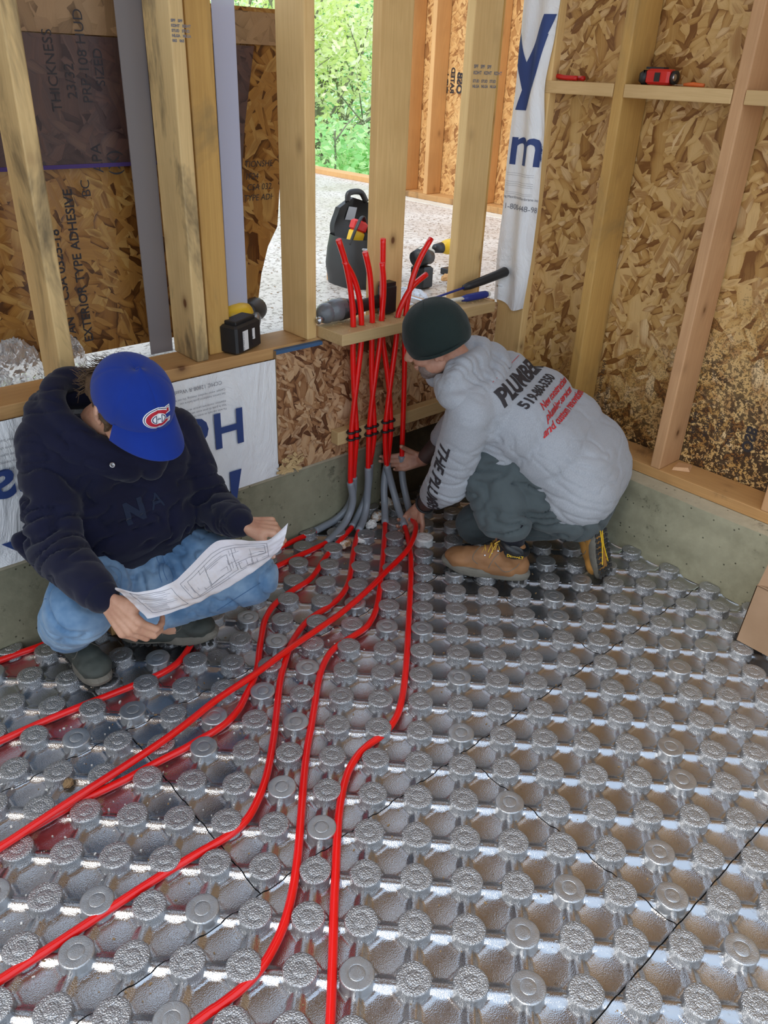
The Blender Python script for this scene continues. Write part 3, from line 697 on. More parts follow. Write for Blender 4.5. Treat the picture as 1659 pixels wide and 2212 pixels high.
F7 = [[-0.530, -0.215, .040], [-0.552, -0.256, 0.048], [-0.617, -0.312, 0.045], [-0.691, -0.357, 0.042], [-0.771, -0.384, 0.0365], [-0.851, -0.411, 0.0365], [-0.939, -0.444, 0.0365], [-1.098, -0.491, 0.0365], [-1.223, -0.512, 0.0365], [-1.341, -0.533, 0.0365], [-1.453, -0.558, 0.0365], [-1.554, -0.573, 0.0365], [-1.612, -0.583, 0.0365], [-1.709, -0.609, 0.0365], [-1.798, -0.627, 0.0365], [-1.923, -0.644, 0.0365], [-2.037, -0.658, 0.0365], [-2.142, -0.673, 0.0365], [-2.192, -0.68, 0.0365], [-2.6, -0.73, 0.0365]]
yv = -.0645
COND = {   # grey conduit centre lines, top to bottom
 2: [(-.713, yv, .199), (-.700, -.064, .143), (-.696, -.058, .100), (-.706, -.055, .062), (-.738, -.066, .036), (-.799, -.090, .024), (-.86, -.112, .020)],
 1: [(-.676, -.040, .200), (-.672, -.034, .145), (-.676, -.028, .095), (-.700, -.022, .055), (-.745, -.018, .030), (-.794, -.018, .022), (-.841, -.021, .020)],
 4: [(-.628, yv, .233), (-.625, -.064, .176), (-.622, -.058, .118), (-.628, -.062, .070), (-.659, -.083, .035), (-.716, -.122, .022)],
 3: [(-.598, -.040, .230), (-.600, -.038, .140), (-.618, -.040, .080), (-.650, -.048, .045), (-.680, -.062, .027), (-.716, -.083, .021)],
 5: [(-.514, -.046, .212), (-.530, -.052, .165), (-.545, -.066, .110), (-.562, -.092, .060), (-.602, -.141, .022)],
 6: [(-.535, yv, .215), (-.523, -.072, .161), (-.516, -.092, .100), (-.528, -.135, .050), (-.558, -.202, .021)],
 7: [(-.458, yv, .232), (-.458, -.070, .164), (-.462, -.088, .112), (-.478, -.132, .058), (-.526, -.207, .038)]}
UP = {     # from the conduit up through the board and out of the top
 2: [(-.713, yv, .199), (-.712, yv, .30), (-.713, yv, .392), (-.695, yv, .55), (-.676, yv, .70), (-.676, yv, .775), (-.685, yv, .855), (-.713, yv, .932), (-.752, yv, .987)],
 1: [(-.676, -.040, .200), (-.684, -.055, .30), (-.687, yv, .388), (-.700, -.060, .55), (-.712, yv, .70), (-.711, yv, .775), (-.721, yv, .875), (-.746, yv, .979), (-.777, yv, 1.055)],
 4: [(-.628, yv, .233), (-.629, yv, .39), (-.612, yv, .55), (-.590, yv, .70), (-.588, yv, .775), (-.582, yv, .855), (-.585, yv, .917), (-.594, yv, .965)],
 3: [(-.598, -.040, .230), (-.600, -.055, .30), (-.603, yv, .389), (-.618, -.060, .55), (-.628, yv, .70), (-.628, yv, .775), (-.636, yv, .863), (-.646, yv, .939), (-.668, yv, 1.007)],
 5: [(-.514, -.046, .212), (-.520, -.060, .30), (-.523, yv, .385), (-.540, -.060, .55), (-.562, -.045, .70), (-.566, -.045, .775), (-.575, -.050, .885), (-.582, -.055, .976), (-.587, -.058, 1.039)],
 6: [(-.535, yv, .215), (-.548, yv, .31), (-.549, yv, .39), (-.532, yv, .55), (-.514, yv, .70), (-.514, yv, .770), (-.493, yv, .819), (-.453, yv, .869), (-.385, yv, .903)],
 7: [(-.458, yv, .232), (-.462, yv, .40), (-.466, yv, .55), (-.474, yv, .70), (-.475, yv, .778), (-.460, yv, .87), (-.427, yv, .951), (-.373, yv, 1.021)]}
PL = {1: 'red pipe running straight along the foot of the left curb', 2: 'red pipe passing under the seated worker and curving past his far boot', 3: 'red pipe curving left underneath the loose diagonal pipe',
      4: 'red pipe bending left through the middle of the floor toward the lower left corner', 5: 'red pipe leaving the picture at the bottom, left of its neighbour', 6: 'red pipe with the sharp S bend, nearest the bare right half of the floor', 7: 'loose red pipe lying diagonally on top of the knobs, held by the crouching worker'}
for k in range(1, 8):
    fp = [(x, y, .0175 if k != 7 else z_) for x, y, *zz in (F[k] if k != 7 else F7) for z_ in [zz[0] if zz else 0]]
    path = list(reversed(UP[k]))+COND[k][1:-1]+fp
    pts = smoothline(catmull(path, 5), 3)
    o = MB().tube(pts, r_p, 14).build('pex_pipe', [M['pex']], None, True)
    tag(o, PL[k], 'pipe', 'red heating pipes')
    e = pts[0]; t_ = (pts[0]-pts[1]).normalized()
    MB().tube([e-t_*.001, e+t_*.0008], .0088, 14).build('cut_end', M['pex_in'], o)
    c_ = MB().tube(smoothline(catmull(COND[k], 6), 2), .0136, 18).build('conduit', M['conduit'], None, True)
    tag(c_, {1: 'grey conduit bend hugging the curb, leftmost', 2: 'grey conduit bend sweeping left in front of the one hugging the curb', 3: 'short grey conduit bend tucked behind its neighbour, third from the left', 4: 'grey conduit bend ending at the foam scraps, fourth from the left', 5: 'straight grey conduit standing left in the right-hand pair', 6: 'grey conduit slanting right toward the worker’s near hand', 7: 'single grey conduit held by the crouching worker’s far hand'}[k], 'conduit', 'grey bend supports around the pipes')
# black twin pipe clips
for i, (xa, xb, z1_, z2_) in enumerate([(-.713, -.687, .397, .371), (-.629, -.603, .395, .366), (-.549, -.523, .395, .358)]):
    for z_ in (z1_, z2_):
        mb = MB()
        for x in (xa, xb):
            mb.tube([(x+.0145*math.cos(a), yv+.0115*math.sin(a), z_) for a in [q*PI/9 for q in range(-2, 19)]], .0045, 8)
        mb.bb(xa-.006, xb+.006, -.058, -.050, z_-.006, z_+.006)
        o = mb.build('pipe_clip', M['clip'], None, True)
        tag(o, ['black double clip on the left pipe pair', 'black double clip on the middle pipe pair', 'black double clip on the right pipe pair'][i]+(', upper one' if z_ == z1_ else ', lower one'), 'pipe clip', 'black pipe clips on the ledger')
# board the pipes rise through, drilled
def board():
    x0, x1, y0, y1, z0, z1 = -.801, -.064, -.118, .020, .7355, .7735
    o = lumber('board', M['ledger'], None, x0, x1, y0, y1, z0, z1, bev=.003)
    return tag(o, 'short thick wooden board on the sill with seven red pipes rising through it', 'board')
bd = board()
for x, y in [(-.711, yv), (-.676, yv), (-.628, yv), (-.588, yv), (-.566, -.045), (-.475, yv), (-.514, yv)]:
    MB().lathe([(.0125, 0), (.0125, .0006), (.0098, .0006)], (x, y, .7735), None, 18).build('drilled_rim', M['osb_edge'], bd)
sd_ = MB()
for k in range(500):
    x = cr.uniform(-.78, -.08); y = cr.uniform(-.11, .01); s_ = cr.uniform(.001, .003)
    if mnoise.noise(Vector((x*12, y*12, 0))) < -.05: continue
    sd_.box((x, y, .7742), (s_*2, s_, s_*.5), Matrix.Rotation(cr.random()*6, 3, 'Z'))
tag(sd_.build('sawdust', M['block_y'], None, kind='stuff'), 'fine sawdust scattered on the pipe board', 'sawdust')
# ------------------------------------------------------------------ people: round-cone skeletons fused by voxel remesh
def cam2w(x, y, z): return (RX*x+RY*y+RZ*z).normalized()
def fuse(mb, name, m, voxel=.006, smooth=2, parent=None, fn=None, factor=.5, **kw):
    me = mb.mesh('tmp', m); o = bpy.data.objects.new('tmp', me); C.objects.link(o)
    r = o.modifiers.new('r', 'REMESH'); r.mode = 'VOXEL'; r.voxel_size = voxel; r.use_smooth_shade = True
    if smooth:
        s_ = o.modifiers.new('s', 'SMOOTH'); s_.factor = factor; s_.iterations = smooth
    dg = bpy.context.evaluated_depsgraph_get(); me2 = bpy.data.meshes.new_from_object(o.evaluated_get(dg))
    C.objects.unlink(o); bpy.data.objects.remove(o); me2.name = name
    me2.materials.clear(); me2.materials.append(m)
    if fn:
        nn = [v.normal.copy() for v in me2.vertices]
        for v, n_ in zip(me2.vertices, nn): v.co = v.co+fn(v.co, n_)
    me2.shade_smooth(); me2.update()
    return link(name, me2, parent, **kw)
def folds(centres, base=.0035, amp=.010, sc_=(11, 11, 11), seed=0.0, maxr=.14):
    # cloth folds: sharp ridged noise, strongest near the given bend centres (point, radius, stretch axis)
    def fn(p, n_):
        w_ = .25; ax = Vector((0, 0, 1)); best = 0
        for c_, r_, a_ in centres:
            q = math.exp(-((p-c_).length/r_)**2)
            w_ += q
            if q > best: best = q; ax = a_
        w_ = min(w_, 1.15)
        al = p.dot(ax); per = p-ax*al
        q1 = Vector((per.x*7, per.y*7, per.z*7))+ax*(al*26)+Vector((seed, 0, 0))
        q1 += Vector((mnoise.noise(p*9)*.9, mnoise.noise(p*9+Vector((5, 0, 0)))*.9, 0))
        a = mnoise.noise(q1); rd = (1-min(1, abs(a)*4.2))**2
        b_ = mnoise.noise(p*6+Vector((seed*2, 3, 1)))
        c2 = mnoise.noise(p*24+Vector((seed, 9, 1)))
        return n_*(b_*base*1.6+c2*base*.5-rd*amp*w_*.8+amp*.25*w_)
    return fn
def skinm(name, a, b2, c3):
    m, nt_, b = mat(name); c_ = coord(nt_)
    col = rampn(nt_, noise(nt_, c_, 16, 5, .6).outputs[0], [(.3, c3), (.5, a), (.7, b2)])
    L(nt_, col, b.inputs['Base Color']); b.inputs['Roughness'].default_value = .5
    b.inputs['Subsurface Weight'].default_value = .12; b.inputs['Subsurface Radius'].default_value = (.012, .004, .002); b.inputs['Subsurface Scale'].default_value = .5
    bump(nt_, b, noise(nt_, c_, 160, 4).outputs[0], .25, .002); return m
def cloth(name, col, var=.12, weave=900, bs=.25, rough=.9, wear=None, heather=None):
    m, nt_, b = mat(name); c_ = coord(nt_)
    n = noise(nt_, c_, 6, 5, .6).outputs[0]
    out = rampn(nt_, n, [(.3, tuple(x*(1-var) for x in col)), (.7, tuple(min(1, x*(1+var)) for x in col))])
    if wear: out = mixc(nt_, rampn(nt_, noise(nt_, c_, wear[2], 4, .65).outputs[0], [(.42, (0, 0, 0)), (.72, (wear[1],)*3)]), out, wear[0])
    if heather:
        h = noise(nt_, coord(nt_, (1, 1, .35)), 420, 3, .7).outputs[0]; out = mixc(nt_, rampn(nt_, h, [(.35, (0, 0, 0)), (.65, (.75, .75, .75))]), out, heather)
    L(nt_, out, b.inputs['Base Color']); b.inputs['Roughness'].default_value = rough; b.inputs['Specular IOR Level'].default_value = .2
    b.inputs['Sheen Weight'].default_value = .15
    bump(nt_, b, noise(nt_, c_, weave, 2).outputs[0], bs, .0015); return m
M['skinA'] = skinm('skin_fair', (.56, .30, .19), (.66, .38, .26), (.46, .21, .13))
M['skinB'] = skinm('skin_weathered', (.50, .25, .165), (.60, .33, .23), (.38, .17, .11))
M['navy'] = cloth('navy_sweatshirt', (.0085, .0095, .028), .25, rough=.95)
M['navy_rib'] = cloth('navy_ribbing', (.0075, .0085, .024), .1, rough=.95)
M['denim'] = cloth('light_denim', (.12, .235, .40), .2, 1200, .3, wear=((.40, .54, .66), .7, 6))
M['denim_dk'] = cloth('denim_seam', (.09, .19, .36), .1)
M['greyhood'] = cloth('heather_grey_sweatshirt', (.34, .355, .385), .07, 700, .25, heather=(.46, .475, .50))
M['pants'] = cloth('grey_green_work_trousers', (.082, .100, .104), .15, 1200, .2)
M['capblue'] = cloth('royal_blue_cap_cloth', (.008, .035, .27), .12, 1300, .25)
M['beanie'] = cloth('dark_green_knit', (.014, .024, .022), .15, 500, .6)
M['hair'] = plain('brown_hair', (.085, .048, .022), .7, bumpscale=260, bs=.8, var=.4)
M['beard'] = plain('greying_stubble', (.22, .17, .145), .8, bumpscale=300, bs=.9, var=.3)
M['nail'] = plain('fingernail', (.70, .43, .35), .3, var=.03)
M['leather'] = plain('tan_work_leather', (.27, .125, .048), .66, bumpscale=30, bs=.35, var=.35)
M['leather_n'] = plain('nubuck_amber', (.40, .185, .035), .75, bumpscale=60, bs=.3, var=.3)
M['sole'] = plain('dusty_rubber_sole', (.17, .155, .125), .85, bumpscale=70, bs=.6, var=.35)
M['soleblk'] = plain('black_tread_rubber', (.035, .034, .032), .75, bumpscale=60, bs=.6, var=.3)
M['grnboot'] = plain('muddy_green_leather', (.055, .062, .052), .7, bumpscale=40, bs=.5, var=.45)
M['lace_y'] = plain('yellow_bootlace', (.62, .36, .05), .8)
M['collar'] = plain('black_padded_collar', (.012, .014, .016), .35)
M['sock'] = cloth('black_ribbed_sock', (.01, .01, .016), .1)

def finger(mb, base, dirv, bend, segs, r0, curls):
    p = Vector(base); a = 0; r = r0; pts = [p.copy()]
    for L_, c_ in zip(segs, curls):
        a += c_; v = dirv*math.cos(a)+bend*math.sin(a); q = p+v*L_
        mb.cone(p, r, q, r*.90, 10); mb.ell(q, (r*.97, r*.97, r*.97), None, 10, 6); p = q; r *= .90; pts.append(p.copy())
    return pts
def hand(mb, W, d, t, side, curls=(.7, .9, .5), thumb=(.5, .4, .3), spread=.0, tdir=None, size=1.0, fan=None):
    # W wrist, d wrist->knuckles, t toward the thumb side; n out of the palm
    d = d.normalized(); t = (t-d*t.dot(d)).normalized(); n = t.cross(d).normalized()*side
    k = size; tips = []
    offs = [.030, .010, -.010, -.029]; lens = [(.043, .026, .021), (.047, .030, .022), (.044, .027, .021), (.034, .020, .018)]; kn = [.088, .092, .087, .078]
    for i in range(4):
        kp = W+d*(kn[i]*k)+t*(offs[i]*k)
        mb.cone(W+t*(offs[i]*.55*k)+d*.008, .0125*k, kp, .0108*k, 12)
        mb.cone(W+t*(offs[i]*.6*k)+d*.03*k+n*.006, .011*k, kp+n*.003, .0105*k, 10)
        c_ = curls if isinstance(curls[0], (int, float)) else curls[i]
        dd = (d+t*(spread*(1.5-i))).normalized()
        tips.append(finger(mb, kp, dd, n, [x*k for x in lens[i]], (.0092, .0095, .0090, .0080)[i]*k, c_))
    mb.cone(W+d*.02*k+t*.02*k+n*.008, .014*k, W+d*.055*k+t*.034*k+n*.008, .013*k, 12)
    mb.ell(W+d*.045*k+n*.006, (.030*k, .030*k, .014*k), Matrix((t, d, n)).transposed(), 14, 8)
    tb = W+d*.028*k+t*.026*k+n*.010
    td = (tdir if tdir is not None else (d*.6+t*.75+n*.25)).normalized(); tn = (n-td*n.dot(td)).normalized()
    tips.append(finger(mb, tb, td, tn, [.040*k, .030*k, .022*k], .0118*k, thumb))
    return tips, n
def nails(tips, m, parent, n):
    for tp in tips:
        a, b_ = tp[-2], tp[-1]; dv = (b_-a).normalized(); up = (-n-dv*(-n).dot(dv)); up = up.normalized() if up.length > .1 else n
        R_ = Matrix((dv, dv.cross(up), up)).transposed()
        o = MB().ell(b_-dv*.001+up*.0062, (.0062, .0048, .0016), R_, 10, 6).build('fingernail', m, parent, True)
def head(mb, S, f, u, k=1.0, ear=1.0):
    l = u.cross(f).normalized(); H = Matrix((f, l, u)).transposed(); P = lambda x, y, z: S+H @ Vector((x*k, y*k, z*k))
    E = lambda c_, r: mb.ell(P(*c_), tuple(x*k for x in r), H, 20, 12)
    E((-.005, 0, .018), (.097, .077, .090)); E((.030, 0, -.055), (.058, .058, .062)); E((.062, 0, -.098), (.024, .024, .017))
    E((.045, 0, -.02), (.050, .062, .055)); E((.082, 0, .022), (.020, .050, .014))
    for s_ in (-1, 1):
        E((.060, s_*.036, -.035), (.030, .026, .026)); E((.083, s_*.031, -.001), (.012, .015, .010)); E((.02, s_*.052, -.065), (.038, .014, .03))
        R_ = Matrix.Rotation(.25*s_, 3, 'Z'); mb.ell(P(-.010, s_*.083*ear, -.014-.02*(1-ear)*5), (.018*k*ear, .006*k, .032*k*ear), H @ R_, 14, 10)
        mb.ell(P(-.004, s_*.089*ear, -.002-.2*(1-ear)), (.013*k, .005*k, .017*k), H @ R_, 12, 8); mb.ell(P(.004, s_*.080, -.038), (.008*k, .006*k, .011*k), H, 10, 8)
    mb.cone(P(.090, 0, .008), .009*k, P(.115, 0, -.030), .0125*k, 12); E((.104, .010, -.036), (.011, .008, .008)); E((.104, -.010, -.036), (.011, .008, .008))
    E((.093, 0, -.062), (.012, .024, .006)); E((.091, 0, -.073), (.012, .021, .006))
    return P, H
def capsule_l(mb, c_, l, half, r, seg=20): mb.cone(c_-l*half, r, c_+l*half, r, seg)
def torus_path(mb, pts, r, seg=14):
    n = len(pts)
    for i in range(n-1):
        ra = r[i] if isinstance(r, (list, tuple)) else r; rb = r[i+1] if isinstance(r, (list, tuple)) else r
        mb.cone(pts[i], ra, pts[i+1], rb, seg)
def ring(name, c_, ax, r, rt, m, parent, sy=1.0, rows=1, pitch=.0, up=None):
    q = ax.normalized().to_track_quat('Z', 'Y').to_matrix(); mb = MB()
    for k in range(rows):
        pts = [c_+ax.normalized()*(k*pitch)+q @ Vector((r*math.cos(a), r*sy*math.sin(a), 0)) for a in [2*PI*i/28 for i in range(29)]]
        mb.tube(pts, rt, 8, cap=False)
    return mb.build(name, m, parent, True)
def bvh(o): return BVHTree.FromPolygons([v.co for v in o.data.vertices], [tuple(p.vertices) for p in o.data.polygons])
def wrap_text(name, items, m, parent, tree, origin, ex, ey, off=.0012, reach=.25, keepf=None):
    # lettering laid on cloth: flat layout projected along the layout plane's normal onto the surface
    ex = ex.normalized(); ey = (ey-ex*ey.dot(ex)).normalized(); n = ex.cross(ey)
    for it in items:
        mb = MB()
        if isinstance(it[0], str):
            t, s_, x, y, kw = it; vs, fs = text_mesh(t, s_, sub=.006, **kw); vs = [(v.x+x, v.y+y) for v in vs]
        else: vs, fs = it
        P = []; ok = []
        for x, y in vs:
            q = origin+ex*x+ey*y; h = tree.ray_cast(q+n*reach, -n, reach*2.2)
            ok.append(h[0] is not None); P.append(h[0]+n*off*1.0+h[1]*off*.5 if h[0] is not None else q)
        fs = [f for f in fs if all(ok[i] for i in f)]
        used = sorted({i for f in fs for i in f}); ix = {i: k for k, i in enumerate(used)}
        if fs: mb.add([P[i] for i in used], [tuple(ix[i] for i in f) for f in fs]).build(name, m, parent)
def boot(root, heel, f, u, k=1.0, upper=None, sole=None, lace=None, collar=True, tag_text=None, tread=False, high=.13, name='boot', label=None, collar_m=None):
    f = f.normalized(); u = (u-f*u.dot(f)).normalized(); l = u.cross(f); H = Matrix((f, l, u)).transposed()
    P = lambda x, y, z: heel+H @ Vector((x*k, y*k, z*k)); mb = MB()
    mb.cone(P(.040, 0, .060), .036*k, P(.125, 0, .055), .040*k); mb.cone(P(.125, 0, .055), .040*k, P(.205, 0, .045), .040*k)
    mb.ell(P(.225, 0, .044), (.060*k, .048*k, .030*k), H); mb.cone(P(.045, 0, .060), .037*k, P(.050, 0, high-.032), .041*k); mb.cone(P(.075, 0, .075), .036*k, P(.062, 0, high-.032), .041*k)
    mb.ell(P(.035, 0, .045), (.040*k, .036*k, .040*k), H); mb.cone(P(.11, 0, .085), .026*k, P(.19, 0, .062), .024*k)
    mb.cone(P(.06, .012, .03), .032*k, P(.24, .008, .030), .034*k); mb.cone(P(.06, -.012, .03), .032*k, P(.24, -.008, .030), .034*k)
    o = fuse(mb, name, upper, .0045, 2, root, lambda p, n_: n_*(.0016*mnoise.noise(p*55)+.0022*mnoise.noise(p*22)))
    # sole outline
    out = []
    for i in range(40):
        a = 2*PI*i/40; x = .142+.150*math.cos(a); hw = (.050 if x > .17 else .040+.010*sstep(.11, .19, x))*(1-.12*math.exp(-((x-.12)/.03)**2))
        out.append((x, hw*math.copysign(abs(math.sin(a))**.62, math.sin(a))+.004*math.sin(x*14)))
    sm = MB(); n = len(out)
    levels = [(-.000, .96), (.006, 1.0), (.016, 1.02), (.024, 1.0), (.030, .95)]
    vs = [P(.142+(x-.142)*s_, y*s_, z+(.012*sstep(.22, .30, x) if z < .02 else .008*sstep(.22, .3, x))) for z, s_ in levels for x, y in out]
    sm.add(vs, [(j*n+i, j*n+(i+1) % n, (j+1)*n+(i+1) % n, (j+1)*n+i) for j in range(len(levels)-1) for i in range(n)]+[tuple(reversed(range(n))), tuple((len(levels)-1)*n+i for i in range(n))])
    so = sm.build('sole', sole, o)
    tr = MB()
    for ix in range(13):
        for iy in range(5):
            x = .012+ix*.0215; y = (iy-2)*.0185*(1 if x > .15 else .86)
            if tread and abs(y) < .012 and .03 < x < .24: continue
            tr.box(P(x, y, -.0025), (.014*k, .012*k, .006*k), H @ Matrix.Rotation((ix*1.3+iy) % 1.0, 3, 'Z'))
    tr.build('tread', M['soleblk'], so, kind='stuff')
    if tread:
        yb = MB()
        for sgn in (-1, 1):
            yb.tube([P(.03+.0*sgn, 0, -.005), P(.05, sgn*.010, -.005), P(.11, sgn*.005, -.005), P(.15, sgn*.004, -.005), P(.225, sgn*.020, -.005)], .0026*k, 8)
        yb.build('shank_strip', M['yellow'], so)
    to = bvh(o); wm = MB()
    def onb(pts, r_=.0011):
        out_ = []
        for (x, y, z) in pts:
            p_ = P(x, y, z); c0 = P(min(max(x, .04), .215), 0, .045); dv = (p_-c0).normalized(); hh = to.ray_cast(c0+dv*.2, -dv, .3)
            if hh[0] is not None: out_.append(hh[0]+dv*.0006)
        if len(out_) > 3: wm.tube(out_, r_, 5)
    for s_ in (-1, 1):
        onb([(.165+.02*math.sin(t*PI), s_*.06*math.cos(t*PI/2), .05+.05*t) for t in [i/14 for i in range(15)]])
        onb([(.02+.09*t, s_*.06, .095-.06*math.sin(t*PI*.9)+.0*t) for t in [i/14 for i in range(15)]])
        onb([(.10+.012*i/3, s_*.04, .125-.012*i) for i in range(8)])
    if wm.v: wm.build('stitching', sole, o, kind='stuff')
    # laces: crossing pairs over the instep
    la = MB()
    for i in range(5):
        x0, z0 = .100+.021*i, .118-.0135*i
        la.tube(catmull([P(x0, -.026, z0-.012), P(x0+.008, -.010, z0+.003), P(x0+.010, .010, z0+.003), P(x0+.016, .026, z0-.014)], 4), .0022*k, 6)
        la.tube(catmull([P(x0, .026, z0-.012), P(x0+.006, .010, z0+.006), P(x0+.010, -.010, z0+.005), P(x0+.016, -.026, z0-.014)], 4), .0022*k, 6)
    for s_ in (-1, 1):
        la.tube(catmull([P(.098, 0, .122), P(.10, s_*.018, .140), P(.118, s_*.030, .130), P(.104, s_*.012, .122)], 5), .0022*k, 6)
        la.tube(catmull([P(.100, 0, .122), P(.115, s_*.02, .120), P(.125, s_*.038, .098), P(.13, s_*.042, .080)], 4), .0022*k, 6)
    la.build('lace', lace, o, True)
    ey = MB()
    for s_ in (-1, 1):
        for i in range(4): ey.lathe([(.0032, -.001), (.0032, .0012), (.0014, .0012)], P(.104+.021*i, s_*.0275, .104-.0125*i), H @ Matrix.Rotation(-s_*1.0, 3, 'X'), 10)
    ey.build('eyelets', M['steel'], o, True, kind='stuff')
    if collar:
        cm = MB(); torus_path(cm, [P(.055+.040*math.cos(a), .038*math.sin(a), high-.008+.016*math.cos(a)) for a in [2*PI*i/20 for i in range(21)]], .0155*k, 10)
        fuse(cm, 'collar', collar_m or M['collar'], .004, 1, o)
    if label: o['label'] = label
    return o, P, H
# ------------------------------------------------------------------ seated worker reading a plan
A = thing('person', 'seated person in navy hoodie, light jeans and blue cap reading a paper plan', 'person')
lA = Vector((-.98, -.06, .03)).normalized()*-1      # body left
shR, shL = V(-1.765, -.135, .665), V(-1.435, -.150, .605)
elR, wrR = V(-1.845, -.290, .470), V(-1.835, -.535, .448)
elL, wrL = V(-1.385, -.235, .400), V(-1.405, -.435, .443)
pel = V(-1.600, -.150, .200); nk = V(-1.635, -.165, .700)
hipR, hipL = V(-1.690, -.165, .285), V(-1.520, -.165, .280)
knR, anR = V(-1.838, -.375, .345), V(-1.800, -.165, .115)
knL, anL = V(-1.375, -.415, .250), V(-1.620, -.240, .125)
S_A = V(-1.613, -.317, .801); upA = Vector((-.02, -.56, .83)).normalized(); fA = Vector((.04, -.83, -.56)); fA = (fA-upA*fA.dot(upA)).normalized()
b_ = MB(); PA, HA = head(b_, S_A, fA, upA)
b_.cone(PA(-.028, 0, -.05), .050, nk, .054); b_.cone(nk, .054, V(-1.61, -.16, .60), .07)
capsule_l(b_, V(-1.60, -.165, .56), lA, .09, .085); capsule_l(b_, V(-1.60, -.165, .42), lA, .07, .085); capsule_l(b_, V(-1.60, -.15, .30), lA, .07, .085)
for s_, e_, w_ in ((shR, elR, wrR), (shL, elL, wrL)):
    b_.cone(s_, .048, e_, .036); b_.cone(e_, .036, w_, .0265); b_.cone(V(-1.60, -.16, .62), .06, s_, .05)
for h_, k_, a_ in ((hipR, knR, anR), (hipL, knL, anL)):
    b_.cone(h_, .070, k_, .048); b_.cone(k_, .048, a_, .036)
b_.cone(anR, .036, anR+V(.01, -.06, -.06), .03); b_.cone(anL, .036, anL+V(.08, -.04, -.06), .03)
tR, nR = hand(b_, wrR+V(.004, -.012, -.002), cam2w(.62, .72, -.05), cam2w(.72, -.45, -.35), 1, curls=(.75, .95, .55), thumb=(.15, .35, .25), tdir=cam2w(.95, .18, -.25), size=1.0)
tL, nL = hand(b_, wrL+V(.004, -.008, 0), cam2w(.96, .08, .1), cam2w(.25, .60, -.72), -1, curls=(1.0, 1.25, .7), thumb=(.1, .5, .45), tdir=cam2w(.85, .45, -.25), size=.94)
bodyA = fuse(b_, 'body', M['skinA'], .0036, 2, A)
nails(tR[:0]+[tR[4]], M['nail'], bodyA, nR); nails([tL[4]], M['nail'], bodyA, nL)

# hoodie
h = MB()
capsule_l(h, V(-1.600, -.165, .585), lA, .105, .105); capsule_l(h, V(-1.600, -.170, .480), lA, .090, .122); capsule_l(h, V(-1.600, -.175, .425), lA, .088, .125)
capsule_l(h, V(-1.60, -.150, .645), lA, .09, .080)
for s_, e_, w_ in ((shR, elR, wrR), (shL, elL, wrL)):
    h.ell(s_, (.080, .078, .082)); h.cone(s_, .080, e_, .064); h.cone(e_, .064, w_-(w_-e_).normalized()*.035, .050); h.cone(V(-1.60, -.15, .62), .09, s_, .075)
h.cone(V(-1.86, -.10, .40), .03, V(-1.80, -.14, .33), .05); h.cone(V(-1.84, -.05, .36), .028, V(-1.80, -.10, .30), .04)
hoodA = fuse(h, 'hoodie', M['navy'], .0065, 3, A, folds([(elR, .12, (wrR-shR).normalized()), (elL, .12, (wrL-shL).normalized()), (V(-1.60, -.25, .32), .16, Vector((0, 0, 1))), ((shR+elR)/2, .09, (elR-shR).normalized())], .004, .020, seed=2.0))
# hood collar lying around the neck
hc = MB()
hp = [V(-1.575, -.262, .612), V(-1.660, -.245, .655), V(-1.722, -.205, .715), V(-1.740, -.140, .765), V(-1.700, -.075, .795), V(-1.640, -.055, .790), V(-1.580, -.075, .765), V(-1.535, -.140, .715), V(-1.530, -.210, .655), V(-1.575, -.262, .612)]
torus_path(hc, smoothline(catmull(hp, 4), 2), .030)
hp2 = [V(-1.620, -.262, .600), V(-1.705, -.235, .640), V(-1.765, -.190, .695), V(-1.780, -.120, .730), V(-1.730, -.055, .745), V(-1.640, -.040, .735), V(-1.55, -.06, .71), V(-1.50, -.14, .67), V(-1.51, -.22, .62), V(-1.56, -.265, .59)]
torus_path(hc, smoothline(catmull(hp2, 4), 2), .033)
for a, c_ in zip(smoothline(catmull(hp, 4), 2), smoothline(catmull(hp2, 4), 2)): hc.cone(a, .022, c_, .028, 10)
fuse(hc, 'hood', M['navy'], .0055, 2, hoodA, folds([(V(-1.72, -.15, .72), .2, Vector((.3, .3, 1)).normalized())], .002, .006, seed=4))
MB().lathe([(.0068, 0), (.0068, .0022), (.0040, .0026), (.0040, 0)], V(-1.672, -.290, .640), Vector((-.1, -.85, .5)).to_track_quat('Z', 'Y').to_matrix(), 18).build('drawstring_eyelet', M['steel'], hoodA, True)
for e_, w_ in ((elR, wrR), (elL, wrL)):
    d_ = (w_-e_).normalized(); c_ = MB(); c_.cone(w_-d_*.075, .047, w_-d_*.010, .041); c_.cone(w_-d_*.075, .050, w_-d_*.068, .050)
    fuse(c_, 'cuff', M['navy_rib'], .0045, 1, hoodA, lambda p, n_: n_*(.0012*mnoise.noise(p*60)))
mb = MB(); capsule_l(mb, V(-1.603, -.172, .378), lA, .088, .118, 24); hem = fuse(mb, 'hem_band', M['navy_rib'], .006, 1, hoodA, folds([], .002, .004, seed=7))
hem.data.transform(Matrix.Translation((0, 0, 0)))
# faint embroidered patch on the chest
mb = MB()
tA = bvh(hoodA)
wrap_text('chest_patch', [('N', .075, 0, 0, dict(weight=.004)), ('A', .06, .075, .01, {})], cloth('tone_on_tone_embroidery', (.016, .024, .050), .1), hoodA, tA, V(-1.660, -.30, .470), V(1, 0, .05), V(0, 0, 1))

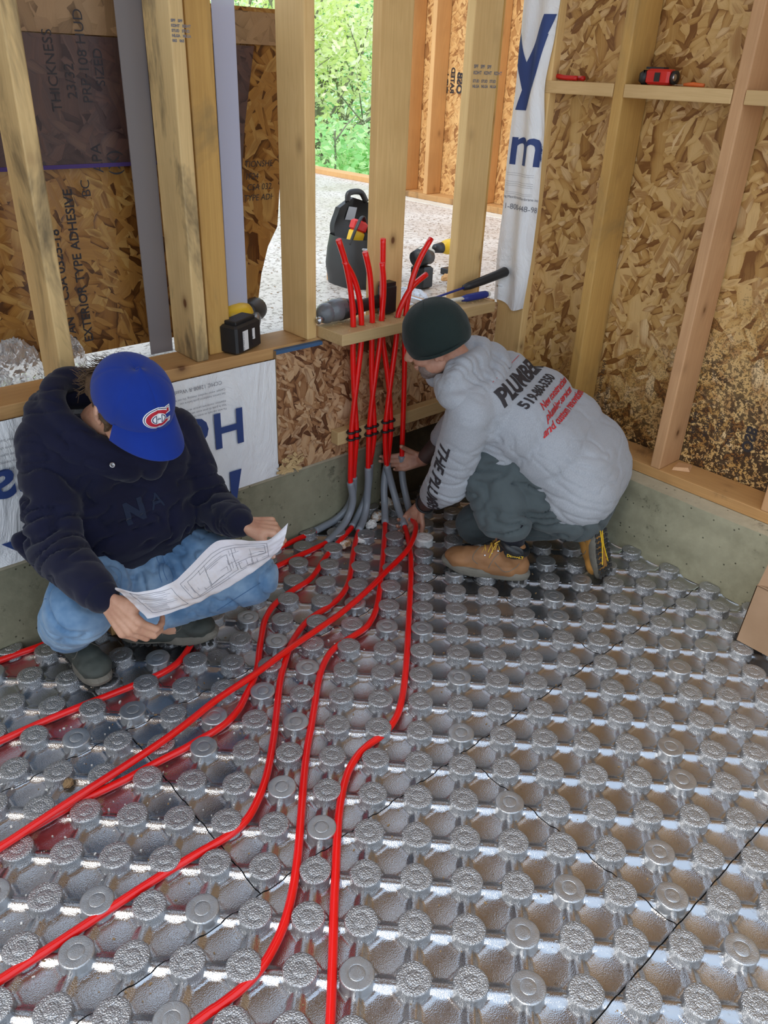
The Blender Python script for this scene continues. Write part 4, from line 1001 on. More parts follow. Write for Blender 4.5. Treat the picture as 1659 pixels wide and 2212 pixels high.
# jeans
j = MB(); capsule_l(j, V(-1.603, -.158, .290), lA, .090, .112)
j.cone(hipR, .098, knR, .083); j.cone(knR, .083, anR+V(-.004, -.008, .035), .070); j.cone(hipL, .098, knL, .080); j.cone(knL, .080, anL+V(.015, .0, .015), .066)
j.ell(knR+V(-.01, -.012, -.01), (.083, .080, .085)); j.cone(V(-1.60, -.18, .29), .10, V(-1.60, -.25, .27), .07)
j.cone(knR+V(-.01, 0, -.02), .083, anR+V(-.02, -.03, .05), .074)
jeansA = fuse(j, 'jeans', M['denim'], .0065, 2, A, folds([(knR, .10, (anR-knR).normalized()), (knL, .12, (knL-hipL).normalized()), (anR, .09, (anR-knR).normalized()), (V(-1.60, -.24, .32), .12, Vector((1, 0, 0))), ((hipR+knR)/2, .12, (knR-hipR).normalized())], .004, .022, seed=9))
c_ = MB(); torus_path(c_, [anR+V(-.004, -.008, .020)+Vector((.072*math.cos(a), .068*math.sin(a), .010*math.sin(a))) for a in [2*PI*i/20 for i in range(21)]], .008, 8)
fuse(c_, 'trouser_hem', M['denim_dk'], .004, 1, jeansA)
def seam(tree, a, b2, n_, k=26):
    out = []
    for i in range(k+1):
        q = a.lerp(b2, i/k); hh = tree.ray_cast(q+n_*.25, -n_, .6)
        if hh[0] is not None: out.append(hh[0]+n_*.0010)
    return out
tj = bvh(jeansA); nn_ = cam2w(0, 0, -1)
for a, b2 in ((V(-1.60, -.29, .37), V(-1.60, -.33, .28)), (V(-1.588, -.29, .37), V(-1.586, -.33, .28)), (V(-1.88, -.20, .28), V(-1.90, -.36, .38)), (V(-1.47, -.40, .17), V(-1.40, -.50, .28))):
    p_ = seam(tj, a, b2, nn_)
    if len(p_) > 3: MB().tube(p_, .0011, 6).build('stitching', M['denim_dk'], jeansA)
# muddy green hiking boots
boot(A, V(-1.800, -.075, .030), V(.0, -1, 0), V(0, 0, 1), .93, M['grnboot'], M['sole'], M['blackp'], high=.135, label='muddy green boot half hidden under the jeans hem')
boot(A, V(-1.665, -.180, .030), V(.80, -.60, 0), V(0, 0, 1), .93, M['grnboot'], M['sole'], M['blackp'], high=.135, label='muddy green boot pointing right with loose black laces')
# hair at the back and side
hr = MB(); hr.ell(PA(-.045, 0, -.012), (.064, .080, .062), HA); hr.ell(PA(-.080, -.03, -.020), (.035, .045, .045), HA); hr.ell(PA(.012, -.075, .000), (.022, .012, .034), HA); hr.ell(PA(-.085, .02, -.03), (.03, .04, .04), HA)
hr.ell(PA(.022, -.071, -.030), (.012, .010, .026), HA)
hairA = fuse(hr, 'hair', M['hair'], .0045, 1, A, lambda p, n_: n_*(.006*mnoise.noise(Vector((p.x*40, p.y*40, p.z*90)))+.003*mnoise.noise(p*140)))
st_ = MB(); hg = random.Random(8)
for k in range(260):
    a = hg.uniform(1.9, 3.9); z = hg.uniform(-.055, .02); rr = .083+hg.uniform(0, .012)
    p0 = PA(-.03+rr*math.cos(a), rr*math.sin(a)*.98, z); cv = hg.uniform(.012, .028)
    p1 = PA(-.03+(rr+cv*.6)*math.cos(a+.1), (rr+cv*.6)*math.sin(a+.1), z-.008); p2 = PA(-.03+(rr+cv)*math.cos(a+hg.uniform(-.3, .4)), (rr+cv)*math.sin(a+.2), z+hg.uniform(-.022, .015))
    st_.tube([p0, p1, p2], [.0014, .0011, .0004], 4)
st_.build('curls', M['hair'], hairA, kind='stuff')
# cap
def capcrown(u, v, off=0.0):
    a = u*2*PI; ph = v*PI*.585
    rx, ry, rz = .112, .090, .098
    seamd = abs(math.sin(3*a)); g = .0022*math.exp(-(seamd/.10)**2)*math.sin(ph)
    fr = 1+.04*max(0, math.cos(a))*math.sin(ph)
    x = (rx-g-off)*math.cos(a)*math.sin(ph)**.88*fr; y = (ry-g-off)*math.sin(a)*math.sin(ph)**.88; z = (rz-g-off)*(math.cos(ph)**.92 if ph < PI/2 else math.cos(ph)*.8)
    n_ = .0016*mnoise.noise(Vector((x*40, y*40, z*40)))
    zb = .022+.010*math.cos(a)
    return PA(-.002+x*(1+n_*3), y*(1+n_*3), zb+z)
cc = MB(); cc.grid(lambda u, v: capcrown(u, v), 96, 26); cc.grid(lambda u, v: capcrown(u, 1-v, .0025), 96, 26)
capA = cc.build('cap', M['capblue'], A, True)
capA['label'] = 'royal blue baseball cap with a red and white emblem'
def brimf(u, v, dz=0.0):
    t = (u-.5)*2; a = t*1.02; s_ = v
    bx, by = .113*math.cos(a), .092*math.sin(a)
    ext = .078*(1-abs(t)**2.6*.92)
    x = bx+s_*ext*(1.0-.12*abs(t)); y = by*(1-.03*s_)+s_*.012*t
    z = .034-.020*(1-math.cos(a))*1.0-.012*s_-.34*(y*y)/.09*(.35+.9*s_)+dz
    return PA(x-.006*(1-s_), y, z)
br = MB(); br.grid(lambda u, v: brimf(u, v), 40, 12); br.grid(lambda u, v: brimf(1-u, v, -.0035), 40, 12)
br.add([brimf(i/40, 1) for i in range(41)]+[brimf(i/40, 1, -.0035) for i in range(41)], [(i, i+1, 42+i, 41+i) for i in range(40)])
br.build('brim', M['capblue'], capA, True)
MB().ell(PA(-.002, 0, .118), (.008, .008, .004), HA, 14, 8).build('button', M['capblue'], capA, True)
# emblem: layered embroidered C around an H
def cring(rx, ry, w_, g0, g1, n_=40, tip=0.0):
    vs = []; fs = []
    for i in range(n_+1):
        a = g0+(g1-g0)*i/n_
        for q in range(4):
            k_ = 1-q/3*w_; vs.append((rx*math.cos(a)*k_, ry*math.sin(a)*k_))
    for i in range(n_):
        for q in range(3): fs.append((i*4+q, i*4+q+1, (i+1)*4+q+1, (i+1)*4+q))
    return vs, fs
def rectp(x0, x1, y0, y1, nx=4, ny=4):
    vs = [(x0+(x1-x0)*i/nx, y0+(y1-y0)*j/ny) for j in range(ny+1) for i in range(nx+1)]
    return vs, [(j*(nx+1)+i, j*(nx+1)+i+1, (j+1)*(nx+1)+i+1, (j+1)*(nx+1)+i) for j in range(ny) for i in range(nx)]
tc_ = bvh(capA); eo = PA(.10, 0, .068); exv = HA @ Vector((0, 1, 0)); eyv = HA @ Vector((-.34, 0, .94))
M['emb_white'] = plain('white_embroidery', (.86, .86, .86), .7, bumpscale=400, bs=.3, var=.02); M['emb_red'] = plain('red_embroidery', (.50, .012, .03), .7, bumpscale=400, bs=.3); M['emb_navy'] = plain('navy_embroidery', (.01, .02, .10), .7)
wrap_text('emblem_outline', [cring(.0360, .0268, .72, .42, 2*PI-.36), rectp(.020, .0345, .006, .0235), rectp(.020, .034, -.0200, -.006)], M['emb_white'], capA, tc_, eo, exv, eyv, .0010)
wrap_text('emblem_line', [cring(.0340, .0250, .70, .47, 2*PI-.40), rectp(.022, .0325, .009, .0215)], M['emb_navy'], capA, tc_, eo, exv, eyv, .0018)
wrap_text('emblem_line', [cring(.0325, .0236, .66, .49, 2*PI-.43), rectp(.0225, .0315, .010, .0205)], M['emb_white'], capA, tc_, eo, exv, eyv, .0024)
wrap_text('emblem_letter', [cring(.0305, .0216, .36, .52, 2*PI-.48), rectp(.0235, .030, .0105, .019)], M['emb_red'], capA, tc_, eo, exv, eyv, .0031)
wrap_text('emblem_letter', [cring(.0195, .0135, .97, .0, 2*PI)], M['emb_white'], capA, tc_, eo, exv, eyv, .0038)
wrap_text('emblem_line', [rectp(-.0080, -.0062, -.0110, .0110, 1, 4), rectp(.0062, .0080, -.0110, .0110, 1, 4), cring(.0178, .0120, .14, PI/2+.45, 1.5*PI-.45), cring(.0178, .0120, .14, -PI/2+.45, PI/2-.45), cring(.0036, .0026, .5, 0, 2*PI, 12)], M['emb_navy'], capA, tc_, eo, exv, eyv, .0046)
# plan sheet held between both hands
def bil(u, v):
    # control rows from the left hand edge to the right; v from the far (top) edge to the near edge
    top = [V(-1.813, -.540, .471), V(-1.771, -.584, .464), V(-1.713, -.605, .468), V(-1.648, -.574, .463), V(-1.537, -.516, .470), V(-1.482, -.513, .459), V(-1.434, -.523, .443), V(-1.392, -.546, .441), V(-1.342, -.564, .481)]
    bot = [V(-1.795, -.667, .449), V(-1.750, -.669, .441), V(-1.691, -.666, .435), V(-1.638, -.657, .430), V(-1.582, -.648, .427), V(-1.524, -.638, .430), V(-1.478, -.630, .433), V(-1.436, -.619, .438), V(-1.403, -.612, .446)]
    def at(P, t):
        t = t*(len(P)-1); i = min(int(t), len(P)-2); fr = t-i
        a, b2, c2, d2 = P[max(i-1, 0)], P[i], P[i+1], P[min(i+2, len(P)-1)]
        return .5*((2*b2)+(c2-a)*fr+(2*a-5*b2+4*c2-d2)*fr*fr+(3*b2-a-3*c2+d2)*fr**3)
    p = at(top, u).lerp(at(bot, u), v)
    p.z += .014*math.sin(PI*v)*math.sin(u*9+1)*.5-.018*math.sin(PI*v)*.5+.003*mnoise.noise(Vector((u*14, v*6, 0)))+.010*math.exp(-(u/.06)**2)*math.sin(PI*v)
    return p
def paperm():
    m, nt_, b = mat('worn_plan_paper'); c_ = coord(nt_)
    col = rampn(nt_, noise(nt_, c_, 7, 5, .7).outputs[0], [(.35, (.86, .84, .90)), (.55, (.80, .78, .80)), (.70, (.72, .62, .56))])
    L(nt_, col, b.inputs['Base Color']); b.inputs['Roughness'].default_value = .7
    bump(nt_, b, noise(nt_, c_, 34, 4, .6).outputs[0], .4, .004); return m
M['paper'] = paperm()
pm = MB(); pm.grid(bil, 90, 36); pm.grid(lambda u, v: bil(1-u, v)-V(0, 0, .0012), 90, 36)
paper = pm.build('paper_plan', M['paper'], None, True)
tag(paper, 'creased white building plan with fine line drawings held in both hands of the seated person', 'paper')
ln = MB(); pg = random.Random(21)
def pl(u0, v0, u1, v1, r=.0005, k=10):
    pts = [bil(u0+(u1-u0)*i/k, v0+(v1-v0)*i/k)+V(0, 0, .0006) for i in range(k+1)]; ln.tube(pts, r, 4)
for (u0, u1, v0, v1) in [(.32, .86, .14, .80), (.36, .60, .20, .74), (.60, .84, .20, .56), (.44, .56, .30, .66), (.62, .72, .56, .76), (.07, .26, .12, .86)]:
    pl(u0, v0, u1, v0); pl(u1, v0, u1, v1); pl(u1, v1, u0, v1); pl(u0, v1, u0, v0)
for k in range(34):
    u = pg.uniform(.32, .84); v = pg.uniform(.16, .78)
    if pg.random() < .5: pl(u, v, min(.86, u+pg.uniform(.03, .12)), v, .00035, 4)
    else: pl(u, v, u, min(.8, v+pg.uniform(.06, .2)), .00035, 3)
for k in range(11): pl(.09, .18+k*.06, .09+pg.uniform(.08, .16), .18+k*.06, .00035, 4)
ln.build('drawing_lines', M['greyink'], paper, kind='stuff')
# low wooden crate he sits on
crate = thing('wooden_crate', 'low brown wooden crate under the seated person against the curb', 'crate')
lumber('crate_top', M['plate_x'], crate, -1.69, -1.385, -.150, -.035, .152, .176)
lumber('crate_side', M['plate_y'], crate, -1.69, -1.67, -.148, -.037, .030, .151); lumber('crate_side', M['plate_y'], crate, -1.405, -1.385, -.148, -.037, .030, .151)
lumber('crate_back', M['plate_x'], crate, -1.69, -1.385, -.034, -.012, .030, .315)
# ------------------------------------------------------------------ crouching plumber
B = thing('person', 'crouching person in grey printed hoodie, dark beanie and tan boots holding the pipes', 'person')
sL, sR = V(-.620, -.520, .600), V(-.300, -.400, .625)
lB = (sL-sR).normalized()
eL, wL = V(-.600, -.440, .315), V(-.503, -.243, .112)
eR, wR = V(-.315, -.235, .420), V(-.405, -.125, .225)
plv = V(-.225, -.700, .300); nB = V(-.525, -.430, .672)
hL, hR = V(-.290, -.770, .275), V(-.160, -.640, .270)
kL, aL = V(-.500, -.525, .405), V(-.508, -.655, .125)
kR, aR = V(-.410, -.430, .085), V(-.275, -.735, .170)
S_B = V(-.606, -.345, .782); uB = Vector((-.16, .12, .97)).normalized(); fB = Vector((-.50, .68, -.55)); uB = (uB-fB.normalized()*uB.dot(fB.normalized())*.6).normalized(); fB = (fB-uB*fB.dot(uB)).normalized()
b_ = MB(); PB, HB = head(b_, S_B, fB, uB, .95, .85)
b_.cone(PB(-.03, 0, -.05), .047, nB, .046); b_.cone(nB, .046, V(-.45, -.47, .60), .07)
sp_ = [V(-.435, -.470, .600), V(-.330, -.560, .520), V(-.250, -.650, .420), V(-.225, -.695, .310)]
for p in sp_: capsule_l(b_, p, lB, .075, .082)
for i in range(3): b_.cone(sp_[i], .08, sp_[i+1], .08)
for s_, e_, w_ in ((sL, eL, wL), (sR, eR, wR)): b_.cone(s_, .05, e_, .040); b_.cone(e_, .040, w_, .0275); b_.cone(sp_[0], .06, s_, .05)
for h_, k_, a_ in ((hL, kL, aL), (hR, kR, aR)): b_.cone(h_, .072, k_, .05); b_.cone(k_, .05, a_, .036)
b_.cone(aL, .036, aL+V(-.04, .06, -.05), .03)
tBL, nBL = hand(b_, wL+V(-.004, .008, -.006), cam2w(-.42, .62, .55), cam2w(.45, .75, -.1), -1, curls=(.75, .95, .6), thumb=(.2, .5, .3), tdir=cam2w(.25, .92, .2), size=.95)
tBR, nBR = hand(b_, wR, cam2w(-.93, .12, .15), cam2w(.1, -.9, .0), 1, curls=[(.25, .45, .3), (.35, .5, .3), (.45, .6, .4), (.55, .7, .4)], thumb=(.3, .4, .3), tdir=cam2w(-.75, -.35, -.2), size=.95)
bodyB = fuse(b_, 'body', M['skinB'], .0037, 2, B)
# hoodie
h = MB()
capsule_l(h, V(-.435, -.470, .600), lB, .100, .100); capsule_l(h, V(-.345, -.545, .535), lB, .095, .122); capsule_l(h, V(-.275, -.620, .455), lB, .090, .135); capsule_l(h, V(-.222, -.685, .375), lB, .088, .142); capsule_l(h, V(-.215, -.712, .325), lB, .090, .138)
capsule_l(h, V(-.370, -.500, .480), lB, .08, .115); capsule_l(h, V(-.470, -.440, .610), lB, .08, .085)
for s_, e_, w_ in ((sL, eL, wL), (sR, eR, wR)):
    h.ell(s_, (.074, .074, .076)); h.cone(s_, .075, e_, .072); h.cone(V(-.44, -.465, .595), .094, s_, .076); h.cone(V(-.37, -.53, .53), .11, s_.lerp(e_, .15), .066)
d_ = (wL-eL).normalized(); h.cone(eL, .074, eL+d_*.15, .058)
d2_ = (wR-eR).normalized(); h.cone(eR, .066, eR+d2_*.12, .05)
hemp = catmull([V(-.462, -.628, .405), V(-.425, -.705, .345), V(-.359, -.768, .306), V(-.245, -.790, .306), V(-.115, -.735, .350), V(-.10, -.62, .36)], 4)
torus_path(h, hemp, .017)
for q_ in hemp: h.cone(q_, .018, q_.lerp(V(-.27, -.63, .45), .45), .05, 10)
hoodB = fuse(h, 'hoodie', M['greyhood'], .0065, 9, B, folds([(eL, .12, (eL-sL).normalized()), (V(-.33, -.72, .36), .13, Vector((.2, -.3, 1)).normalized()), (V(-.52, -.5, .48), .09, (eL-sL).normalized()), (V(-.45, -.58, .5), .08, Vector((.6, -.5, .2)).normalized())], .003, .0115, seed=11))
hc = MB(); q = [V(-.635, -.405, .668), V(-.665, -.455, .668), V(-.645, -.485, .668), V(-.570, -.480, .690), V(-.480, -.440, .718), V(-.420, -.380, .735), V(-.420, -.310, .730), V(-.490, -.270, .70), V(-.56, -.30, .67)]
qs = smoothline(catmull(q, 4), 2); torus_path(hc, qs, .026)
q2 = [V(-.630, -.415, .645), V(-.670, -.480, .640), V(-.640, -.520, .640), V(-.550, -.520, .660), V(-.455, -.480, .690), V(-.385, -.420, .705), V(-.37, -.34, .70), V(-.47, -.28, .66), V(-.56, -.31, .64)]
q2s = smoothline(catmull(q2, 4), 2); torus_path(hc, q2s, .034)
for a, c_ in zip(qs, q2s): hc.cone(a, .02, c_, .03, 10)
hc.cone(V(-.592, -.455, .722), .034, V(-.500, -.445, .728), .036); hc.cone(V(-.592, -.455, .722), .034, V(-.655, -.470, .685), .028); hc.cone(V(-.500, -.445, .728), .036, V(-.43, -.38, .735), .034); hc.cone(V(-.560, -.405, .728), .034, V(-.650, -.455, .690), .026); hc.cone(V(-.560, -.405, .728), .034, V(-.46, -.355, .738), .034); hc.cone(V(-.50, -.50, .665), .045, V(-.42, -.45, .685), .045)
fuse(hc, 'hood', M['greyhood'], .0055, 2, hoodB, folds([(V(-.5, -.5, .68), .2, lB)], .002, .008, seed=13))
c_ = MB(); c_.cone(eL+d_*.13, .058, eL+d_*.175, .046); fuse(c_, 'cuff', M['greyhood'], .0045, 1, hoodB, folds([], .001, .003, seed=3))
# tattooed forearm sleeve and watch band on the near wrist
M['tattoo'] = plain('dark_tattooed_skin', (.075, .045, .038), .55, bumpscale=60, bs=.3, var=.5)
c_ = MB(); c_.cone(eL+d_*.16, .040, wL-d_*.012, .0315); fuse(c_, 'tattooed_forearm', M['tattoo'], .004, 1, bodyB)
c_ = MB(); c_.cone(eR+d2_*.10, .036, wR-d2_*.012, .0295); fuse(c_, 'tattooed_forearm', M['tattoo'], .004, 1, bodyB)
ring('wristband', wL-d_*.016, d_, .0345, .0042, M['blackp'], bodyB); ring('wristband', wL-d_*.008, d_, .0340, .0016, M['white'], bodyB)
# back print
tB = bvh(hoodB); nb = Vector((-.62, -.74, .55)).normalized()
eyB = (V(-.435, -.470, .600)-V(-.225, -.695, .335)); exB = -lB    # text runs from the near shoulder to the far one
exB = (exB+V(.02, .0, .02)).normalized()
o_ = V(-.560, -.570, .592)
black = M['ink']
wrap_text('back_print', [('PLUMBER', .080, 0, 0, dict(weight=.0032, spacing=.98)), ('519-860-5350', .042, .040, -.050, dict(weight=.0016)), ('THE', .026, .135, .073, dict(weight=.0005))], black, hoodB, tB, o_, exB, eyB)
M['redprint'] = plain('red_screen_print', (.55, .02, .025), .7)
wrap_text('back_print', [('New construction', .034, .075, -.088, dict(shear=.35, weight=.0008)), ('plumbing services', .034, .068, -.122, dict(shear=.35, weight=.0008)), ('and custom renovations', .034, .040, -.156, dict(shear=.35, weight=.0008)), rectp(.02, .125, .080, .0815, 20, 1), rectp(.195, .29, .080, .0815, 20, 1)], M['redprint'], hoodB, tB, o_, exB, eyB)
# sleeve print
ds = (eL-sL).normalized()
wrap_text('sleeve_print', [('THE PLUMBER', .058, 0, 0, dict(weight=.0018, shear=.2))], black, hoodB, tB, V(-.695, -.475, .500)+V(0, 0, 0), ds+V(.03, .04, -.1), cam2w(.85, .12, -.5))
# trousers
j = MB(); capsule_l(j, plv+V(0, 0, -.012), lB, .075, .116); capsule_l(j, V(-.225, -.725, .245), lB, .07, .110)
j.cone(hL+V(.01, .02, -.005), .098, kL+V(.01, .0, -.012), .080); j.cone(kL+V(0, 0, -.01), .080, aL+V(-.005, .005, .105), .066); j.cone(hR, .105, kR, .075); j.cone(kR+V(0, 0, .01), .070, aR+V(-.03, .05, -.0), .062)
j.cone(V(-.30, -.76, .24), .10, V(-.40, -.66, .27), .085); j.cone(kL+V(-.02, 0, -.06), .080, aL+V(-.035, .05, .105), .062)
jeB = fuse(j, 'trousers', M['pants'], .0068, 2, B, folds([(kL, .11, (aL-kL).normalized()), (aL+V(0, 0, .05), .09, (aL-kL).normalized()), (V(-.40, -.68, .30), .13, Vector((.3, .5, .8)).normalized()), (hL, .10, Vector((1, 0, .4)).normalized())], .005, .026, seed=17))
c_ = MB(); c_.cone(aL+V(.0, -.004, .095), .050, aL+V(.0, -.004, .0), .045); fuse(c_, 'sock', M['sock'], .004, 1, B)
MB().tube([V(-.128, -.735, .350), V(-.132, -.750, .315), V(-.150, -.757, .282)], [.016, .020, .014], 12).build('belt', M['blackp'], jeB, True)
boot(B, V(-.478, -.722, .028), V(-.56, .83, 0), V(0, 0, 1), 1.0, M['leather'], M['sole'], M['lace_y'], high=.128, label='tan leather work boot standing flat with yellow laces')
bo, PBt, HBt = boot(B, V(-.262, -.812, .262), Vector((.01, -.07, -.225)), Vector((-.02, .93, -.36)), .88, M['leather_n'], M['sole'], M['lace_y'], high=.13, tread=True, label='tan work boot up on its toe, dark lugged sole with yellow strips showing')
# lettering on the near boot's collar
fb = Vector((-.56, .83, 0)).normalized(); lb = Vector((0, 0, 1)).cross(fb)
pt = V(-.478, -.722, .028)+fb*.030+lb*.0445+V(0, 0, .104)
pm_ = MB(); pm_.ell(pt+fb*.022+lb*-.004+V(0, 0, .012), (.034, .006, .026), Matrix((fb, lb, Vector((0, 0, 1)))).transposed()); pm_.build('collar_panel', M['collar'], B, True)
tagb = MB(); tagb.box(pt+fb*.020, (.052, .002, .016), Matrix((fb, lb, Vector((0, 0, 1)))).transposed()); tagp = tagb.build('boot_tag', M['collar'], B)
vs, fs = text_mesh('DEWALT', .0135, weight=.0005)
MB().add([pt+fb*(.043-v.x)+lb*.0012+V(0, 0, v.y-.005) for v in vs], fs).build('tag_print', M['yellow'], tagp)
# beanie
def bean(u, v, off=0.0):
    a = u*2*PI; ph = v*PI*.645; rx, ry, rz = .113, .102, .116
    g = .003*math.exp(-(abs(math.sin(2*a))/.10)**2)*math.exp(-((ph-.3)/.5)**2)
    n_ = .0025*mnoise.noise(Vector((math.cos(a)*3, math.sin(a)*3, ph*3)))
    x = (rx-g-off+n_)*math.cos(a)*math.sin(ph)**.85; y = (ry-g-off+n_)*math.sin(a)*math.sin(ph)**.85; z = (rz-g-off)*(math.cos(ph) if ph < PI/2 else math.cos(ph)*.9)
    return PB(-.008+x, y, .020+z)
cc = MB(); cc.grid(lambda u, v: bean(u, v), 80, 34); cc.grid(lambda u, v: bean(u, 1-v, .003), 80, 34)
bn = cc.build('beanie', M['beanie'], B, True)
ring('beanie_edge', PB(-.008, 0, -.020), HB @ Vector((0, 0, 1)), .1035, .0048, M['beanie'], bn, .90)
bd_ = MB(); bd_.ell(PB(.030, 0, -.075), (.060, .0595, .042), HB); bd_.ell(PB(.066, 0, -.098), (.026, .026, .020), HB)
fuse(bd_, 'beard', M['beard'], .004, 1, B, lambda p, n_: n_*(.0015*mnoise.noise(p*220)))
# ------------------------------------------------------------------ tools and odds and ends
def frame(f, u):
    f = Vector(f).normalized(); u = Vector(u); u = (u-f*u.dot(f)).normalized(); return Matrix((f, u.cross(f), u)).transposed()
def rbox(mb, c_, d, R_=None, b=.12):
    # softly chamfered box: 24 verts
    hx, hy, hz = d[0]/2, d[1]/2, d[2]/2; k = b*min(hx, hy, hz)*2; vs = []
    for z, s_ in ((-hz, k), (-hz+k, 0), (hz-k, 0), (hz, k)):
        for x, y in [(-hx+s_+k, -hy+s_), (hx-s_-k, -hy+s_), (hx-s_, -hy+s_+k), (hx-s_, hy-s_-k), (hx-s_-k, hy-s_), (-hx+s_+k, hy-s_), (-hx+s_, hy-s_-k), (-hx+s_, -hy+s_+k)]:
            v = Vector((x, y, z)); v = R_ @ v if R_ is not None else v; vs.append(v+Vector(c_))
    fs = [tuple(reversed(range(8))), tuple(range(24, 32))]+[(j*8+i, j*8+(i+1) % 8, (j+1)*8+(i+1) % 8, (j+1)*8+i) for j in range(3) for i in range(8)]
    return mb.add(vs, fs)
# impact driver lying on the left sill: battery toward us, body behind
R1 = frame((.93, .36, .02), (0, 0, 1)); o1 = V(-1.075, .045, .782); T = lambda x, y, z: o1+R1 @ Vector((x, y, z))
dr = thing('impact_driver', 'yellow and black cordless impact driver lying on the left sill plate, battery toward the room', 'power tool')
mb = MB(); rbox(mb, T(0, 0, 0), (.128, .066, .088), R1, .1); rbox(mb, T(.004, .006, .048), (.100, .05, .012), R1, .2)
for k in range(5): mb.box(T(.064, -.024+k*.012, -.01), (.004, .005, .05), R1)
bt = mb.build('battery', M['blackp'], dr)
lettering('battery_label', [], M['white'], None, (0, 0, 0), (1, 0, 0), (0, 0, 1))if False else None
fx, fz = R1 @ Vector((1, 0, 0)), R1 @ Vector((0, 0, 1)); fy = R1 @ Vector((0, -1, 0))
MB().box(T(-.020, -.0335, -.006), (.026, .001, .060), R1).build('rating_label', M['white'], bt); MB().box(T(.022, -.0335, .004), (.012, .001, .034), R1).build('barcode_label', M['white'], bt)
lettering('label_print', [('CE FC', .011, 0, 0, {}), ('20V MAX Li-Ion', .0085, 0, -.018, {}), ('|||| ||| ||', .009, .006, -.062, dict(weight=.0003))], M['ink'], bt, T(-.046, -.0345, -.036), fz, -fx)
mb = MB(); mb.tube(catmull([T(.055, .005, .005), T(.095, .02, .010), T(.135, .045, .012), T(.165, .07, .012)], 4), [.030]+[.024]*11+[.024], 16, sy=.8); mb.build('grip', M['greyp'], dr, True)
R1b = frame((-.35, .93, .10), (0, 0, 1))
mb = MB(); mb.tube([T(.128, .075, .022), T(.15, .078, .022), T(.195, .078, .022), T(.212, .078, .022)], [.036, .038, .038, .033], 18); mb.build('motor_housing', M['blackp'], dr, True)
mb = MB(); mb.tube([T(.128, .075, .024), T(.10, .075, .026), T(.055, .078, .026), T(.03, .08, .024)], [.037, .039, .036, .024], 18); mb.build('yellow_nose', M['yellow'], dr, True)
mb = MB(); mb.tube([T(.03, .08, .024), T(-.002, .082, .022)], [.012, .010], 12); mb.build('chuck', M['steel'], dr, True)

# right-angle grinder-like cutting tool lying on the board behind the pipes
gr = thing('oscillating_tool', 'black cordless oscillating tool lying behind the red pipes on the board', 'power tool')
c0 = V(-.765, .005, .812)
mb = MB(); mb.ell(c0+V(-.005, 0, 0), (.036, .034, .034)); mb.tube([c0+V(.0, 0, 0), c0+V(.03, .0, .004), c0+V(.06, .0, .004), c0+V(.105, .003, .0)], [.032, .037, .036, .027], 18); mb.build('gear_head', M['greyp'], gr, True)
mb = MB(); mb.tube([c0+V(.05, 0, .003), c0+V(.10, -.004, .002), c0+V(.14, -.008, .004), c0+V(.19, -.011, .008), c0+V(.225, -.012, .010)], [.037, .030, .022, .021, .022], 18); hb = mb.build('housing', M['blackp'], gr, True)
MB().box(c0+V(.086, -.033, .010), (.017, .002, .034), Matrix.Rotation(-.25, 3, 'X')).build('badge', M['emb_red'], hb); lettering('badge_print', [('RIDGE', .010, 0, 0, {})], M['white'], hb, c0+V(.082, -.0352, -.004), (0, .1, 1), (-1, 0, 0))
mb = MB(); rbox(mb, c0+V(.250, -.014, .014), (.056, .044, .095), None, .12); mb.box(c0+V(.250, -.014, .066), (.046, .036, .012)); mb.build('battery', M['clip'], gr)
mb = MB(); mb.tube([c0+V(-.03, -.01, -.010), c0+V(-.055, -.02, -.016)], [.012, .010], 10); mb.build('blade_holder', M['steel'], gr, True)

# hammer resting across the sill, snips with a blue grip
hm = thing('hammer', 'hammer with long black rubber grip resting across the right end of the board', 'hammer')
MB().tube([V(-.14, -.020, .815), V(-.115, -.024, .820), V(-.05, -.034, .833), V(.02, -.045, .848), V(.055, -.050, .856), V(.062, -.051, .858)], [.010, .0145, .0165, .0175, .019, .015], 16).build('grip', M['blackp'], hm, True)
MB().tube([V(-.14, -.020, .815), V(-.26, .0, .793), V(-.335, .012, .788)], [.007, .006, .006], 10, sy=.6).build('shaft', M['blue_handle'], hm, True)
mb = MB(); rbox(mb, V(-.345, .012, .790), (.022, .095, .022), frame((1, 0, 0), (0, 0, 1)), .15); mb.build('head', M['steel'], hm)
sn = thing('pipe_cutter', 'cream pipe cutter with a dark blue grip on the board beside the hammer', 'hand tool')
mb = MB(); mb.tube(catmull([V(-.30, -.045, .786), V(-.255, -.062, .792), V(-.205, -.066, .794), V(-.185, -.060, .790)], 4), .0095, 10, sy=.6)
mb.tube(catmull([V(-.33, -.030, .782), V(-.285, -.028, .783), V(-.24, -.040, .784), V(-.19, -.055, .784)], 4), .0085, 10, sy=.6); mb.ell(V(-.295, -.040, .786), (.028, .016, .007)); mb.build('jaw_body', M['cream'], sn, True)
MB().tube([V(-.190, -.060, .789), V(-.165, -.064, .790), V(-.11, -.070, .792), V(-.075, -.074, .793), V(-.066, -.075, .793)], [.009, .0135, .0142, .0135, .010], 14).build('grip', M['blue_handle'], sn, True)
MB().ell(V(-.062, -.0755, .793), (.011, .0105, .0105)).build('end_cap', M['cream'], sn, True)

